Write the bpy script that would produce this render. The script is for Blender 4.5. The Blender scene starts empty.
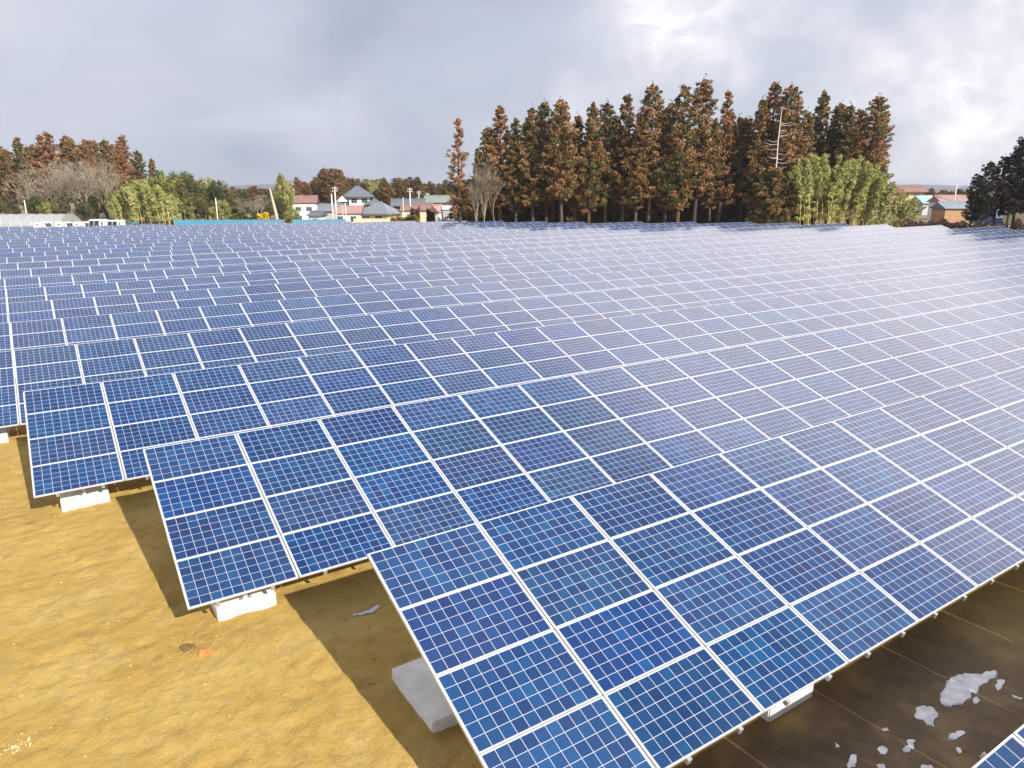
import bpy, math, random
from mathutils import Vector, Matrix, noise
import numpy as np
C = bpy.context.scene.collection
R = math.radians
PI = math.pi

# ------------------------------------------------------------------ camera
F_PX = 721.65; PITCH = R(15.223); YAW = R(57.087)
cam_d = bpy.data.cameras.new('camera'); cam = bpy.data.objects.new('camera', cam_d); C.objects.link(cam)
cam_d.sensor_width = 36; cam_d.lens = 36*F_PX/1024; cam_d.clip_start = 0.1; cam_d.clip_end = 20000
cam.location = (0, 0, 0); cam.rotation_euler = (R(90)-PITCH, 0, YAW-R(90))
bpy.context.scene.camera = cam
sc = bpy.context.scene
sc.view_settings.view_transform = 'Standard'
try: sc.view_settings.look = 'None'
except Exception: pass
sc.view_settings.exposure = 0.55
sc.view_settings.gamma = 1

# ------------------------------------------------------------------ sun
SUN = Vector((0.45, -2.78, 1.88)).normalized()
sd = bpy.data.lights.new('sun', 'SUN'); sd.energy = 4.6; sd.angle = R(0.55); sd.color = (1.0, 0.94, 0.84)
sun = bpy.data.objects.new('sun', sd); C.objects.link(sun)
sun.rotation_euler = SUN.to_track_quat('Z', 'Y').to_euler()

# ------------------------------------------------------------------ world: Nishita sky behind a broken deck of storm clouds
w = bpy.data.worlds.new('World'); sc.world = w; w.use_nodes = True
nt = w.node_tree; N = nt.nodes; L = nt.links
for n in list(N): N.remove(n)
def wn(t, **k):
    n = N.new(t)
    for a, b in k.items(): setattr(n, a, b)
    return n
out = wn('ShaderNodeOutputWorld'); bg = wn('ShaderNodeBackground'); L.new(bg.outputs[0], out.inputs[0])
sky = wn('ShaderNodeTexSky', sky_type='NISHITA', sun_disc=False)
sky.sun_elevation = math.asin(SUN.z); sky.sun_rotation = math.atan2(SUN.x, SUN.y)
tc = wn('ShaderNodeTexCoord')
def wmath(op, a, b=None, clamp=False):
    n = wn('ShaderNodeMath', operation=op, use_clamp=clamp)
    for i, v in enumerate((a, b)):
        if v is None: continue
        if isinstance(v, (int, float)): n.inputs[i].default_value = v
        else: L.new(v, n.inputs[i])
    return n.outputs[0]
def wmap(v, a, b, c=0., d=1.):
    n = wn('ShaderNodeMapRange', interpolation_type='SMOOTHSTEP'); L.new(v, n.inputs[0])
    for i, x in enumerate((a, b, c, d)): n.inputs[i+1].default_value = x
    return n.outputs[0]
def wnoise(scale, detail, rough, zst, off, dist=0.0):
    m = wn('ShaderNodeMapping'); m.inputs['Scale'].default_value = (1, 1, zst); m.inputs['Location'].default_value = off
    L.new(tc.outputs['Generated'], m.inputs[0])
    n = wn('ShaderNodeTexNoise'); n.inputs['Scale'].default_value = scale; n.inputs['Detail'].default_value = detail
    n.inputs['Roughness'].default_value = rough; n.inputs['Distortion'].default_value = dist; L.new(m.outputs[0], n.inputs[0]); return n.outputs[0]
def blob(d, inner, outer):          # a soft cloud bank round one bearing
    dv = Vector(d).normalized()
    # wobble the lookup so that banks have no round edges
    n = wn('ShaderNodeVectorMath', operation='DOT_PRODUCT'); L.new(warp, n.inputs[0]); n.inputs[1].default_value = dv
    return wmap(n.outputs[1], math.cos(R(outer)), math.cos(R(inner)))
wz = wn('ShaderNodeTexNoise'); wz.inputs['Scale'].default_value = 3.5; wz.inputs['Detail'].default_value = 4
L.new(tc.outputs['Generated'], wz.inputs[0])
vs = wn('ShaderNodeVectorMath', operation='SUBTRACT'); L.new(wz.outputs[1], vs.inputs[0]); vs.inputs[1].default_value = (.5, .5, .5)
vm = wn('ShaderNodeVectorMath', operation='SCALE'); L.new(vs.outputs[0], vm.inputs[0]); vm.inputs['Scale'].default_value = 0.22
va = wn('ShaderNodeVectorMath', operation='ADD'); L.new(tc.outputs['Generated'], va.inputs[0]); L.new(vm.outputs[0], va.inputs[1])
warp = va.outputs[0]
big = wnoise(2.2, 7, .52, 3.0, (3.1, 1.7, .4), .2)
fine = wnoise(7.5, 8, .56, 3.2, (1.3, 5.2, 2.4), .5)
puff = wnoise(15., 8, .58, 1.6, (4.3, .2, 7.4), .3)
val = wmath('ADD', 0.61, wmath('MULTIPLY', wmath('SUBTRACT', big, .5), .22))
val = wmath('ADD', val, wmath('MULTIPLY', wmath('SUBTRACT', fine, .5), .08))
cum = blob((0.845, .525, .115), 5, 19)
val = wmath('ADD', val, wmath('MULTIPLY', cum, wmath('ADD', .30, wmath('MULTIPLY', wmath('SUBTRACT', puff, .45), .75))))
for d, i, o, wgt in [((.073, .983, .19), 2, 20, .15), ((.30, .95, .085), 2, 25, -.15), ((.0, 1, .08), 1, 12, -.04),
                     ((.88, .42, .205), 1, 9, -.24), ((.55, .83, .02), 2, 14, .08)]:
    val = wmath('ADD', val, wmath('MULTIPLY', blob(d, i, o), wgt))
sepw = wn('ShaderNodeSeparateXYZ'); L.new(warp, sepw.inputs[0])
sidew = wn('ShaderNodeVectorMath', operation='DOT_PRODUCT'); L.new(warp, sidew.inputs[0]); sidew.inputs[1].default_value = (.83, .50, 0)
# above the picture: unseen bright bank shaped for its glare on the far panels, blue break higher up
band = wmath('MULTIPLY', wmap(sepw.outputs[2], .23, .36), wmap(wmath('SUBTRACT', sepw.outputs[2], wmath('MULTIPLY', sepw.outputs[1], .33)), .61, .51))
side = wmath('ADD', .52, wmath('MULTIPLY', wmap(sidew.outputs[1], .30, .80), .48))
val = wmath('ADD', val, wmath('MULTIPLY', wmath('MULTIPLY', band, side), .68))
val = wmath('SUBTRACT', val, wmap(sepw.outputs[2], .58, .76, 0, .22))
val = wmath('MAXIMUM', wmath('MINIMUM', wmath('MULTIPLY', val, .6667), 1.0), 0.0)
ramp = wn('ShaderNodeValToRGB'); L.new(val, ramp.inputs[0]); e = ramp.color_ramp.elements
e[0].position = .12; e[0].color = (.19, .215, .285, 1)
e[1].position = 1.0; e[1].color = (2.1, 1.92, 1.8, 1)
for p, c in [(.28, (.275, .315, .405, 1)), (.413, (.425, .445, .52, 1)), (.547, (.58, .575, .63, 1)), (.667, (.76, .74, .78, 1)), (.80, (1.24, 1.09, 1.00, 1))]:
    q = ramp.color_ramp.elements.new(p); q.color = c
ns = wn('ShaderNodeVectorMath', operation='SCALE'); L.new(sky.outputs[0], ns.inputs[0]); ns.inputs['Scale'].default_value = 0.10
# gaps where the blue shows
gapn = wnoise(4.5, 6, .55, 3.5, (7.7, 2.2, 9.1), .4)
gap = wmath('MULTIPLY', wmap(gapn, .45, .60), wmath('ADD', .10, wmath('MULTIPLY', blob((.82, .549, .165), 2, 11), .60)))
gap = wmath('MAXIMUM', gap, wmath('MULTIPLY', wmap(sepw.outputs[2], .64, .80), .75))
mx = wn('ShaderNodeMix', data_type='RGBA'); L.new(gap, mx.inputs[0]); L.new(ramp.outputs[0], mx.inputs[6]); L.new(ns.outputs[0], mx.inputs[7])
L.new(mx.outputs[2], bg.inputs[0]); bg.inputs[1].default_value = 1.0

# ------------------------------------------------------------------ helpers
def tag(o, label=None, cat=None, group=None, kind=None):
    if label: o['label'] = label
    if cat: o['category'] = cat
    if group: o['group'] = group
    if kind: o['kind'] = kind
    return o
def empty(name, loc, rz=0, label=None, cat=None, group=None):
    o = bpy.data.objects.new(name, None); C.objects.link(o); o.location = loc; o.rotation_euler = (0, 0, rz)
    o.empty_display_size = .3
    return tag(o, label, cat, group)
def link(name, me, parent=None, loc=(0, 0, 0), rot=(0, 0, 0)):
    o = bpy.data.objects.new(name, me); C.objects.link(o); o.parent = parent; o.location = loc; o.rotation_euler = rot
    return o
def copy_tree(o, parent=None):
    c = o.copy(); C.objects.link(c); c.parent = parent
    for ch in o.children: copy_tree(ch, c)
    return c
class MB:
    """collects shapes, then becomes ONE mesh"""
    def __init__(s): s.v = []; s.f = []; s.m = []; s.uv = {}
    def add(s, vs, fs, mi=0):
        b = len(s.v); s.v += [tuple(v) for v in vs]
        for f in fs: s.f.append(tuple(i+b for i in f)); s.m.append(mi)
    def box(s, x0, x1, y0, y1, z0, z1, mi=0, M=None):
        vs = [Vector(p) for p in ((x0,y0,z0),(x1,y0,z0),(x1,y1,z0),(x0,y1,z0),(x0,y0,z1),(x1,y0,z1),(x1,y1,z1),(x0,y1,z1))]
        if M is not None: vs = [M @ v for v in vs]
        s.add(vs, [(0,3,2,1),(4,5,6,7),(0,1,5,4),(1,2,6,5),(2,3,7,6),(3,0,4,7)], mi)
    def tube(s, pts, rads, n=6, mi=0, cap=True):
        pts = [Vector(p) for p in pts]; b = len(s.v); k = len(pts)
        for i, p in enumerate(pts):
            t = (pts[min(i+1, k-1)]-pts[max(i-1, 0)]).normalized()
            a = t.orthogonal().normalized() if i == 0 else (a - t*a.dot(t)).normalized()
            c = t.cross(a)
            for j in range(n):
                an = 2*PI*j/n
                s.v.append(tuple(p + (a*math.cos(an)+c*math.sin(an))*rads[i]))
        for i in range(k-1):
            for j in range(n):
                s.f.append((b+i*n+j, b+i*n+(j+1) % n, b+(i+1)*n+(j+1) % n, b+(i+1)*n+j)); s.m.append(mi)
        if cap:
            s.f.append(tuple(b+(k-1)*n+j for j in range(n))); s.m.append(mi)
            s.f.append(tuple(b+n-1-j for j in range(n))); s.m.append(mi)
    def mesh(s, name, mats, smooth=False):
        me = bpy.data.meshes.new(name); me.from_pydata(s.v, [], s.f)
        for m in (mats if isinstance(mats, (list, tuple)) else [mats]): me.materials.append(m)
        me.polygons.foreach_set('material_index', s.m)
        if smooth: me.polygons.foreach_set('use_smooth', [True]*len(s.f))
        me.update(); return me
    def build(s, name, mats, parent=None, smooth=False, loc=(0, 0, 0), rot=(0, 0, 0)):
        return link(name, s.mesh(name, mats, smooth), parent, loc, rot)

def newmat(name):
    m = bpy.data.materials.new(name); m.use_nodes = True
    return m, m.node_tree.nodes, m.node_tree.links, m.node_tree.nodes['Principled BSDF']
def mat(name, col, rough=.7, metal=0., var=.12, scale=8., bump=0., bscale=None, objvar=0., coords='Object', spec=.5):
    m, n, l, p = newmat(name)
    p.inputs['Roughness'].default_value = rough; p.inputs['Metallic'].default_value = metal
    p.inputs['Specular IOR Level'].default_value = spec
    t = n.new('ShaderNodeTexCoord'); z = n.new('ShaderNodeTexNoise'); z.inputs['Scale'].default_value = scale; z.inputs['Detail'].default_value = 5
    l.new(t.outputs[coords], z.inputs[0])
    mr = n.new('ShaderNodeMapRange'); l.new(z.outputs[0], mr.inputs[0]); mr.inputs[1].default_value = .25; mr.inputs[2].default_value = .75
    mr.inputs[3].default_value = 1-var; mr.inputs[4].default_value = 1+var
    hv = n.new('ShaderNodeHueSaturation'); hv.inputs['Color'].default_value = (*col, 1)
    if objvar:
        oi = n.new('ShaderNodeObjectInfo'); m2 = n.new('ShaderNodeMapRange'); l.new(oi.outputs['Random'], m2.inputs[0])
        m2.inputs[3].default_value = 1-objvar; m2.inputs[4].default_value = 1+objvar
        mm = n.new('ShaderNodeMath'); mm.operation = 'MULTIPLY'; l.new(mr.outputs[0], mm.inputs[0]); l.new(m2.outputs[0], mm.inputs[1]); l.new(mm.outputs[0], hv.inputs['Value'])
    else: l.new(mr.outputs[0], hv.inputs['Value'])
    l.new(hv.outputs[0], p.inputs['Base Color'])
    if bump:
        b = n.new('ShaderNodeBump'); b.inputs['Strength'].default_value = bump; b.inputs['Distance'].default_value = .02
        z2 = n.new('ShaderNodeTexNoise'); z2.inputs['Scale'].default_value = bscale or scale*4; z2.inputs['Detail'].default_value = 6
        l.new(t.outputs[coords], z2.inputs[0]); l.new(z2.outputs[0], b.inputs['Height']); l.new(b.outputs[0], p.inputs['Normal'])
    return m

# where things stand: bearing (as a picture column) and distance -> ground
def G(x, y):
    yy = max(8., min(y, 165.))
    return -6.41 - .0114*yy + .003*max(-60., min(x, 130.))
HF = Vector((math.cos(YAW), math.sin(YAW))); HR = Vector((math.sin(YAW), -math.cos(YAW)))
def spot(px, d):
    depth = d*math.cos(PITCH) + 7.5*math.sin(PITCH)
    lat = (px-512)/F_PX*depth
    x = HF.x*d + HR.x*lat; y = HF.y*d + HR.y*lat
    return x, y, G(x, y)
def zat(py, d):                       # height of what is seen at picture row py, d metres away
    t = (384-py)/F_PX
    return d*(t*math.cos(PITCH)-math.sin(PITCH))/(math.cos(PITCH)+t*math.sin(PITCH))
FACE = YAW-R(90)                      # a thing turned by FACE shows its -y side to the road

# ------------------------------------------------------------------ ground
def ground_mat():
    m, n, l, p = newmat('ochre_soil')
    geo = n.new('ShaderNodeNewGeometry')
    def nz(s, d, r=.55, stretch=None):
        z = n.new('ShaderNodeTexNoise'); z.inputs['Scale'].default_value = s; z.inputs['Detail'].default_value = d; z.inputs['Roughness'].default_value = r
        if stretch:
            mp = n.new('ShaderNodeMapping'); mp.inputs['Scale'].default_value = stretch[:3]; mp.inputs['Rotation'].default_value = (0, 0, stretch[3])
            l.new(geo.outputs['Position'], mp.inputs[0]); l.new(mp.outputs[0], z.inputs[0])
        else: l.new(geo.outputs['Position'], z.inputs[0])
        return z.outputs[0]
    def ramp(v, els):
        r = n.new('ShaderNodeValToRGB'); l.new(v, r.inputs[0]); e = r.color_ramp.elements
        e[0].position, e[0].color = els[0][0], (*els[0][1], 1); e[1].position, e[1].color = els[-1][0], (*els[-1][1], 1)
        for q, c in els[1:-1]: x = e.new(q); x.color = (*c, 1)
        return r.outputs[0]
    def mix(f, a, b, mode='MIX'):
        x = n.new('ShaderNodeMix'); x.data_type = 'RGBA'; x.blend_type = mode
        if isinstance(f, float): x.inputs[0].default_value = f
        else: l.new(f, x.inputs[0])
        for i, v in ((6, a), (7, b)):
            if isinstance(v, tuple): x.inputs[i].default_value = (*v, 1)
            else: l.new(v, x.inputs[i])
        return x.outputs[2]
    def mr(v, a, b, c=0., d=1.):
        x = n.new('ShaderNodeMapRange'); x.interpolation_type = 'SMOOTHSTEP'; l.new(v, x.inputs[0])
        for i, q in enumerate((a, b, c, d)): x.inputs[i+1].default_value = q
        return x.outputs[0]
    def mth(op, a, b):
        x = n.new('ShaderNodeMath'); x.operation = op
        for i, v in ((0, a), (1, b)):
            if isinstance(v, float): x.inputs[i].default_value = v
            else: l.new(v, x.inputs[i])
        return x.outputs[0]
    col = ramp(nz(.9, 8, .6), [(.25, (.39, .245, .058)), (.5, (.455, .300, .078)), (.75, (.52, .365, .120))])
    col = mix(mr(nz(5, 8, .65, (1, 1.4, 1, .5)), .5, .72, 0, .55), col, (.45, .34, .15))        # dry crumbs
    col = mix(mr(nz(11, 7, .62), .54, .72, 0, .38), col, (.24, .145, .038))                         # damp dents
    col = mix(mr(nz(38, 4, .6), .66, .74, 0, .45), col, (.60, .52, .34))                          # pale grit
    col = mix(mr(nz(.55, 3), .60, .72, 0, .35), col, (.50, .40, .22))
    col = mix(mr(nz(2.6, 9, .7), .50, .66, 0, .42), col, (.28, .175, .045))                              # chalky patches
    sep = n.new('ShaderNodeSeparateXYZ'); l.new(geo.outputs['Position'], sep.inputs[0])
    # soaked mud in the gangway where the meltwater stands
    wet = mth('MULTIPLY', mr(sep.outputs[0], 3.9, 5.4), mr(mth('ADD', sep.outputs[1], mth('MULTIPLY', nz(1.2, 4), 1.2)), 6.4, 5.0))
    drier = mr(sep.outputs[0], 9.5, 12.5)
    wet2 = mth('MULTIPLY', wet, mth('SUBTRACT', 1.0, mth('MULTIPLY', drier, .55)))
    mud = ramp(nz(1.6, 6), [(.3, (.10, .058, .026)), (.5, (.18, .108, .045)), (.7, (.32, .20, .080))])
    col = mix(wet2, col, mud)
    # beyond the park: winter grass and bare field
    far = mr(mth('ADD', sep.outputs[1], mth('MULTIPLY', sep.outputs[0], .9)), 165., 185.)
    fc = ramp(nz(.05, 6), [(.3, (.20, .14, .085)), (.5, (.26, .19, .11)), (.7, (.17, .17, .07))])
    col = mix(far, col, fc)
    l.new(col, p.inputs['Base Color'])
    rg = mth('SUBTRACT', .92, mth('MULTIPLY', wet2, .40)); l.new(rg, p.inputs['Roughness'])
    p.inputs['Specular IOR Level'].default_value = .3
    b = n.new('ShaderNodeBump'); b.inputs['Strength'].default_value = .85; b.inputs['Distance'].default_value = .045
    h = mth('ADD', mth('MULTIPLY', nz(5, 9, .62), 1.0), mth('MULTIPLY', nz(30, 6, .6), .22))
    h = mth('ADD', h, mth('MULTIPLY', nz(85, 4, .6), .10)); l.new(h, b.inputs['Height']); l.new(b.outputs[0], p.inputs['Normal'])
    return m
M_GROUND = ground_mat()
PUD = (9.0, 3.55)
def ground_bump(x, y):
    fade = max(0., min(1, (14-abs(x-4))/4))*max(0., min(1, (26-y)/5))
    if fade <= 0: return 0.
    a = noise.fractal(Vector((x*.9, y*.9, 0)), 1., 2.1, 4)*.020 + noise.fractal(Vector((x*4.6, y*3.9, 3)), .7, 2.1, 4)*.022 + max(0, noise.noise(Vector((x*2.3, y*3.1, 9)))-.15)*-.05 + noise.noise(Vector((x*11, y*9, 2)))*.007
    wetf = max(0, min(1, (x-4.)/1.5))*max(0, min(1, (6.2-y)/1.0))
    a *= 1-.82*wetf
    return a*fade
def axis(a, b, step, lo, hi):
    v = list(np.arange(a, b+1e-6, step)); s = step
    x = v[-1]
    while x < hi: s *= 1.25; x += s; v.append(min(x, hi))
    s = step; x = v[0]; pre = []
    while x > lo: s *= 1.25; x -= s; pre.append(max(x, lo))
    return pre[::-1]+v
def make_ground():
    xs = axis(-4, 13, .07, -9000, 9000); ys = axis(1.5, 22, .07, -3000, 9000)
    # keep the gentle fall readable in the middle distance
    xs = sorted(set(xs+[-60., 60., 100., 130.])); ys = sorted(set(ys+[60., 110., 165.]))
    v = [(x, y, G(x, y)+ground_bump(x, y)) for y in ys for x in xs]
    nx = len(xs); f = [(j*nx+i, j*nx+i+1, (j+1)*nx+i+1, (j+1)*nx+i) for j in range(len(ys)-1) for i in range(nx-1)]
    me = bpy.data.meshes.new('ground'); me.from_pydata(v, [], f); me.materials.append(M_GROUND)
    me.polygons.foreach_set('use_smooth', [True]*len(f)); me.update()
    tag(link('ground', me), kind='structure')
make_ground()

# ------------------------------------------------------------------ hills at the horizon
def make_hills():
    m = mat('hill_forest', (.055, .075, .085), .95, var=.35, scale=.01, coords='Object')
    rnd = random.Random(4)
    for k, (dist, base, hh, a0, a1) in enumerate([(2400, -12, 14, -20, 125), (4200, -12, 36, -20, 125)]):
        v = []; f = []; n = 160; rows = 6
        for i in range(n+1):
            a = R(a0 + (a1-a0)*i/n)
            h = hh*(.55+.6*abs(noise.fractal(Vector((i*.045, k*7.3, 0)), 1, 2, 5))+.12*noise.noise(Vector((i*.9, k, 5))))
            for j in range(rows+1):
                t = j/rows; rr = dist*(1+.22*t)
                prof = math.sin(PI*min(1, t*1.0))**.7 if 0 < t < 1 else 0
                v.append((rr*math.cos(a), rr*math.sin(a), base + h*prof))
        for i in range(n):
            for j in range(rows): q = i*(rows+1)+j; f.append((q, q+rows+1, q+rows+2, q+1))
        me = bpy.data.meshes.new('hills'); me.from_pydata(v, [], f); me.materials.append(m); me.update()
        tag(link('hills', me), kind='structure')
make_hills()

# ------------------------------------------------------------------ solar park
TILT = R(19.303); PW, PH = 1.652, .990; CX, RY = 1.67, 1.004; TOPH = 1.88
def cell_mat():
    m, n, l, p = newmat('solar_cells')
    uv = n.new('ShaderNodeUVMap'); uv.uv_map = 'UVMap'
    oi = n.new('ShaderNodeObjectInfo')
    sep = n.new('ShaderNodeSeparateXYZ'); l.new(uv.outputs[0], sep.inputs[0])
    def mth(op, a, b=None, clamp=False):
        x = n.new('ShaderNodeMath'); x.operation = op; x.use_clamp = clamp
        for i, v in ((0, a), (1, b)):
            if v is None: continue
            if isinstance(v, (int, float)): x.inputs[i].default_value = v
            else: l.new(v, x.inputs[i])
        return x.outputs[0]
    # margin of white backsheet round the ten by six cells
    u = mth('MULTIPLY', mth('DIVIDE', mth('SUBTRACT', sep.outputs[0], .006), .988), 10.0)
    v = mth('MULTIPLY', mth('DIVIDE', mth('SUBTRACT', sep.outputs[1], .004), .992), 6.0)
    def line(x, w):                     # 1 on the cell, 0 in the gap
        fr = mth('FRACT', x); d = mth('MINIMUM', fr, mth('SUBTRACT', 1.0, fr))
        q = n.new('ShaderNodeMapRange'); l.new(d, q.inputs[0]); q.inputs[1].default_value = w*.8; q.inputs[2].default_value = w*1.2
        return q.outputs[0]
    cell = mth('MULTIPLY', line(u, .022), line(v, .022))
    inside = mth('MULTIPLY', mth('MULTIPLY', mth('GREATER_THAN', u, 0), mth('LESS_THAN', u, 10)), mth('MULTIPLY', mth('GREATER_THAN', v, 0), mth('LESS_THAN', v, 6)))
    cell = mth('MULTIPLY', cell, inside)
    cmb = n.new('ShaderNodeCombineXYZ'); l.new(mth('FLOOR', u), cmb.inputs[0]); l.new(mth('FLOOR', v), cmb.inputs[1]); l.new(mth('MULTIPLY', oi.outputs['Random'], 913.0), cmb.inputs[2])
    wn_ = n.new('ShaderNodeTexWhiteNoise'); wn_.noise_dimensions = '3D'; l.new(cmb.outputs[0], wn_.inputs[0])
    r = n.new('ShaderNodeValToRGB'); l.new(wn_.outputs[0], r.inputs[0]); e = r.color_ramp.elements
    e[0].position = 0; e[0].color = (.005, .028, .118, 1); e[1].position = 1; e[1].color = (.007, .068, .198, 1)
    for q, c in [(.25, (.005, .036, .136)), (.6, (.005, .043, .156)), (.9, (.006, .053, .176))]: x = e.new(q); x.color = (*c, 1)
    # every panel comes from its own batch: some purer blue, some nearly slate
    wn2 = n.new('ShaderNodeTexWhiteNoise'); wn2.noise_dimensions = '1D'; l.new(mth('MULTIPLY', oi.outputs['Random'], 77.7), wn2.inputs['W'])
    hs = n.new('ShaderNodeHueSaturation'); l.new(r.outputs[0], hs.inputs['Color'])
    def rng(v_, a, b):
        q = n.new('ShaderNodeMapRange'); l.new(v_, q.inputs[0]); q.inputs[3].default_value = a; q.inputs[4].default_value = b; return q.outputs[0]
    sc_ = n.new('ShaderNodeSeparateColor'); l.new(wn2.outputs[1], sc_.inputs[0])
    l.new(rng(sc_.outputs[0], .492, .507), hs.inputs['Hue']); l.new(rng(sc_.outputs[1], .93, 1.03), hs.inputs['Saturation']); l.new(rng(sc_.outputs[2], .86, 1.14), hs.inputs['Value'])
    # crystal streaks
    mp = n.new('ShaderNodeMapping'); mp.inputs['Scale'].default_value = (22, 150, 1); l.new(uv.outputs[0], mp.inputs[0])
    va_ = n.new('ShaderNodeVectorMath'); va_.operation = 'ADD'; l.new(mp.outputs[0], va_.inputs[0]); l.new(cmb.outputs[0], va_.inputs[1])
    z = n.new('ShaderNodeTexNoise'); z.inputs['Scale'].default_value = 1; z.inputs['Detail'].default_value = 2; l.new(va_.outputs[0], z.inputs[0])
    h2 = n.new('ShaderNodeHueSaturation'); l.new(hs.outputs[0], h2.inputs['Color']); l.new(rng(z.outputs[0], .72, 1.28), h2.inputs['Value'])
    mx_ = n.new('ShaderNodeMix'); mx_.data_type = 'RGBA'; l.new(cell, mx_.inputs[0]); mx_.inputs[6].default_value = (.50, .53, .60, 1); l.new(h2.outputs[0], mx_.inputs[7])
    # thin film of dust
    geo = n.new('ShaderNodeNewGeometry'); dz = n.new('ShaderNodeTexNoise'); dz.inputs['Scale'].default_value = 1.3; dz.inputs['Detail'].default_value = 6; l.new(geo.outputs['Position'], dz.inputs[0])
    md = n.new('ShaderNodeMix'); md.data_type = 'RGBA'; l.new(rng(dz.outputs[0], .0, .045), md.inputs[0]); l.new(mx_.outputs[2], md.inputs[6]); md.inputs[7].default_value = (.42, .42, .44, 1)
    l.new(md.outputs[2], p.inputs['Base Color'])
    p.inputs['Roughness'].default_value = .20; p.inputs['IOR'].default_value = 1.68; p.inputs['Sheen Weight'].default_value = .16; p.inputs['Sheen Roughness'].default_value = .25; p.inputs['Sheen Tint'].default_value = (.95, .93, 1, 1)
    l.new(rng(dz.outputs[0], .08, .18), p.inputs['Roughness'])
    return m
M_CELL = cell_mat()
M_ALU = mat('aluminium_frame', (.66, .66, .68), .42, .15, var=.04, scale=3)
M_GALV = mat('galvanised_steel', (.55, .56, .57), .45, .6, var=.12, scale=12)
M_BACK = mat('backsheet', (.55, .56, .58), .7)
M_CONC = mat('pale_concrete', (.78, .775, .75), .85, var=.16, scale=4, bump=.35, bscale=40)
def panel_meshes():
    hw, hh, b, t, b2 = PW/2, PH/2, .021, .040, .011
    fr = MB()
    fr.box(-hw, hw, hh-b2, hh, -t, 0); fr.box(-hw, hw, -hh, -hh+b2, -t, 0)
    fr.box(-hw, -hw+b, -hh+b2, hh-b2, -t, 0); fr.box(hw-b, hw, -hh+b2, hh-b2, -t, 0)
    iw, ih = hw-b, hh-b2
    lam = MB()
    def laminate(mb, gi, bi):
        mb.add([(-iw, -ih, -.003), (iw, -ih, -.003), (iw, ih, -.003), (-iw, ih, -.003)], [(0, 1, 2, 3)], gi)
        mb.add([(-iw, -ih, -.010), (iw, -ih, -.010), (iw, ih, -.010), (-iw, ih, -.010)], [(3, 2, 1, 0)], bi)
    laminate(lam, 0, 1)
    both = MB(); both.v = list(fr.v); both.f = list(fr.f); both.m = [2]*len(fr.f); laminate(both, 0, 1)
    frame_me = fr.mesh('frame', M_ALU)
    res = []
    for mb, nm, ms in ((lam, 'solar_panel', [M_CELL, M_BACK]), (both, 'solar_panel', [M_CELL, M_BACK, M_ALU])):
        me = mb.mesh(nm, ms); uvl = me.uv_layers.new(name='UVMap')
        for poly in me.polygons:
            for li in poly.loop_indices:
                co = me.vertices[me.loops[li].vertex_index].co
                uvl.data[li].uv = ((co.x+iw)/(2*iw), (co.y+ih)/(2*ih)) if poly.material_index < 2 else (0, 0)
        res.append(me)
    return frame_me, res[0], res[1]
FRAME_ME, LAM_ME, PANEL_ME = panel_meshes()
ct, st = math.cos(TILT), math.sin(TILT)
def slope_pt(q, dz=0.):               # q metres down the slope from the upper edge
    return (-q*ct - dz*-st*0, TOPH - q*st + dz)
def rail_mesh():
    mb = MB(); L_ = 4*RY+.05
    mb.box(-.02, .02, -L_/2, L_/2, -.05, 0); mb.box(-.028, .028, -L_/2-.012, -L_/2+.03, -.045, .028)
    return mb.mesh('rail', M_GALV)
RAIL_ME = rail_mesh()
def footing_mesh():
    import bmesh
    bm = bmesh.new(); bmesh.ops.create_cube(bm, size=1)
    bmesh.ops.scale(bm, vec=(.90, 1.25, .40), verts=bm.verts)
    bmesh.ops.bevel(bm, geom=[e for e in bm.edges], offset=.018, segments=2, affect='EDGES')
    me = bpy.data.meshes.new('concrete_footing'); bm.to_mesh(me); bm.free(); me.materials.append(M_CONC); return me
FOOT_ME = footing_mesh()
def post_mesh(h):
    mb = MB(); mb.box(-.03, .03, -.03, .03, 0, h); mb.box(-.09, .09, -.07, .07, 0, .012); return mb.mesh('post', M_GALV)
QF, QR = 3.62, .62                     # where front and rear posts meet the slope
FT = .26                               # height of a footing above the soil
POSTF = post_mesh(slope_pt(QF)[1]-FT-.16); POSTR = post_mesh(slope_pt(QR)[1]-FT-.07)
BEAM = {}
def beam_mesh(n):
    if n not in BEAM:
        mb = MB(); mb.box(.05, n*CX-.07, -.03, .03, -.08, 0); BEAM[n] = mb.mesh('beam', M_GALV)
    return BEAM[n]
BRACE = MB(); BRACE.tube([(0, 0, 0), (0, QF*ct-QR*ct, slope_pt(QR)[1]-FT-.30)], [.022, .022], 6); BRACE_ME = BRACE.mesh('brace', M_GALV)

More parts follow.
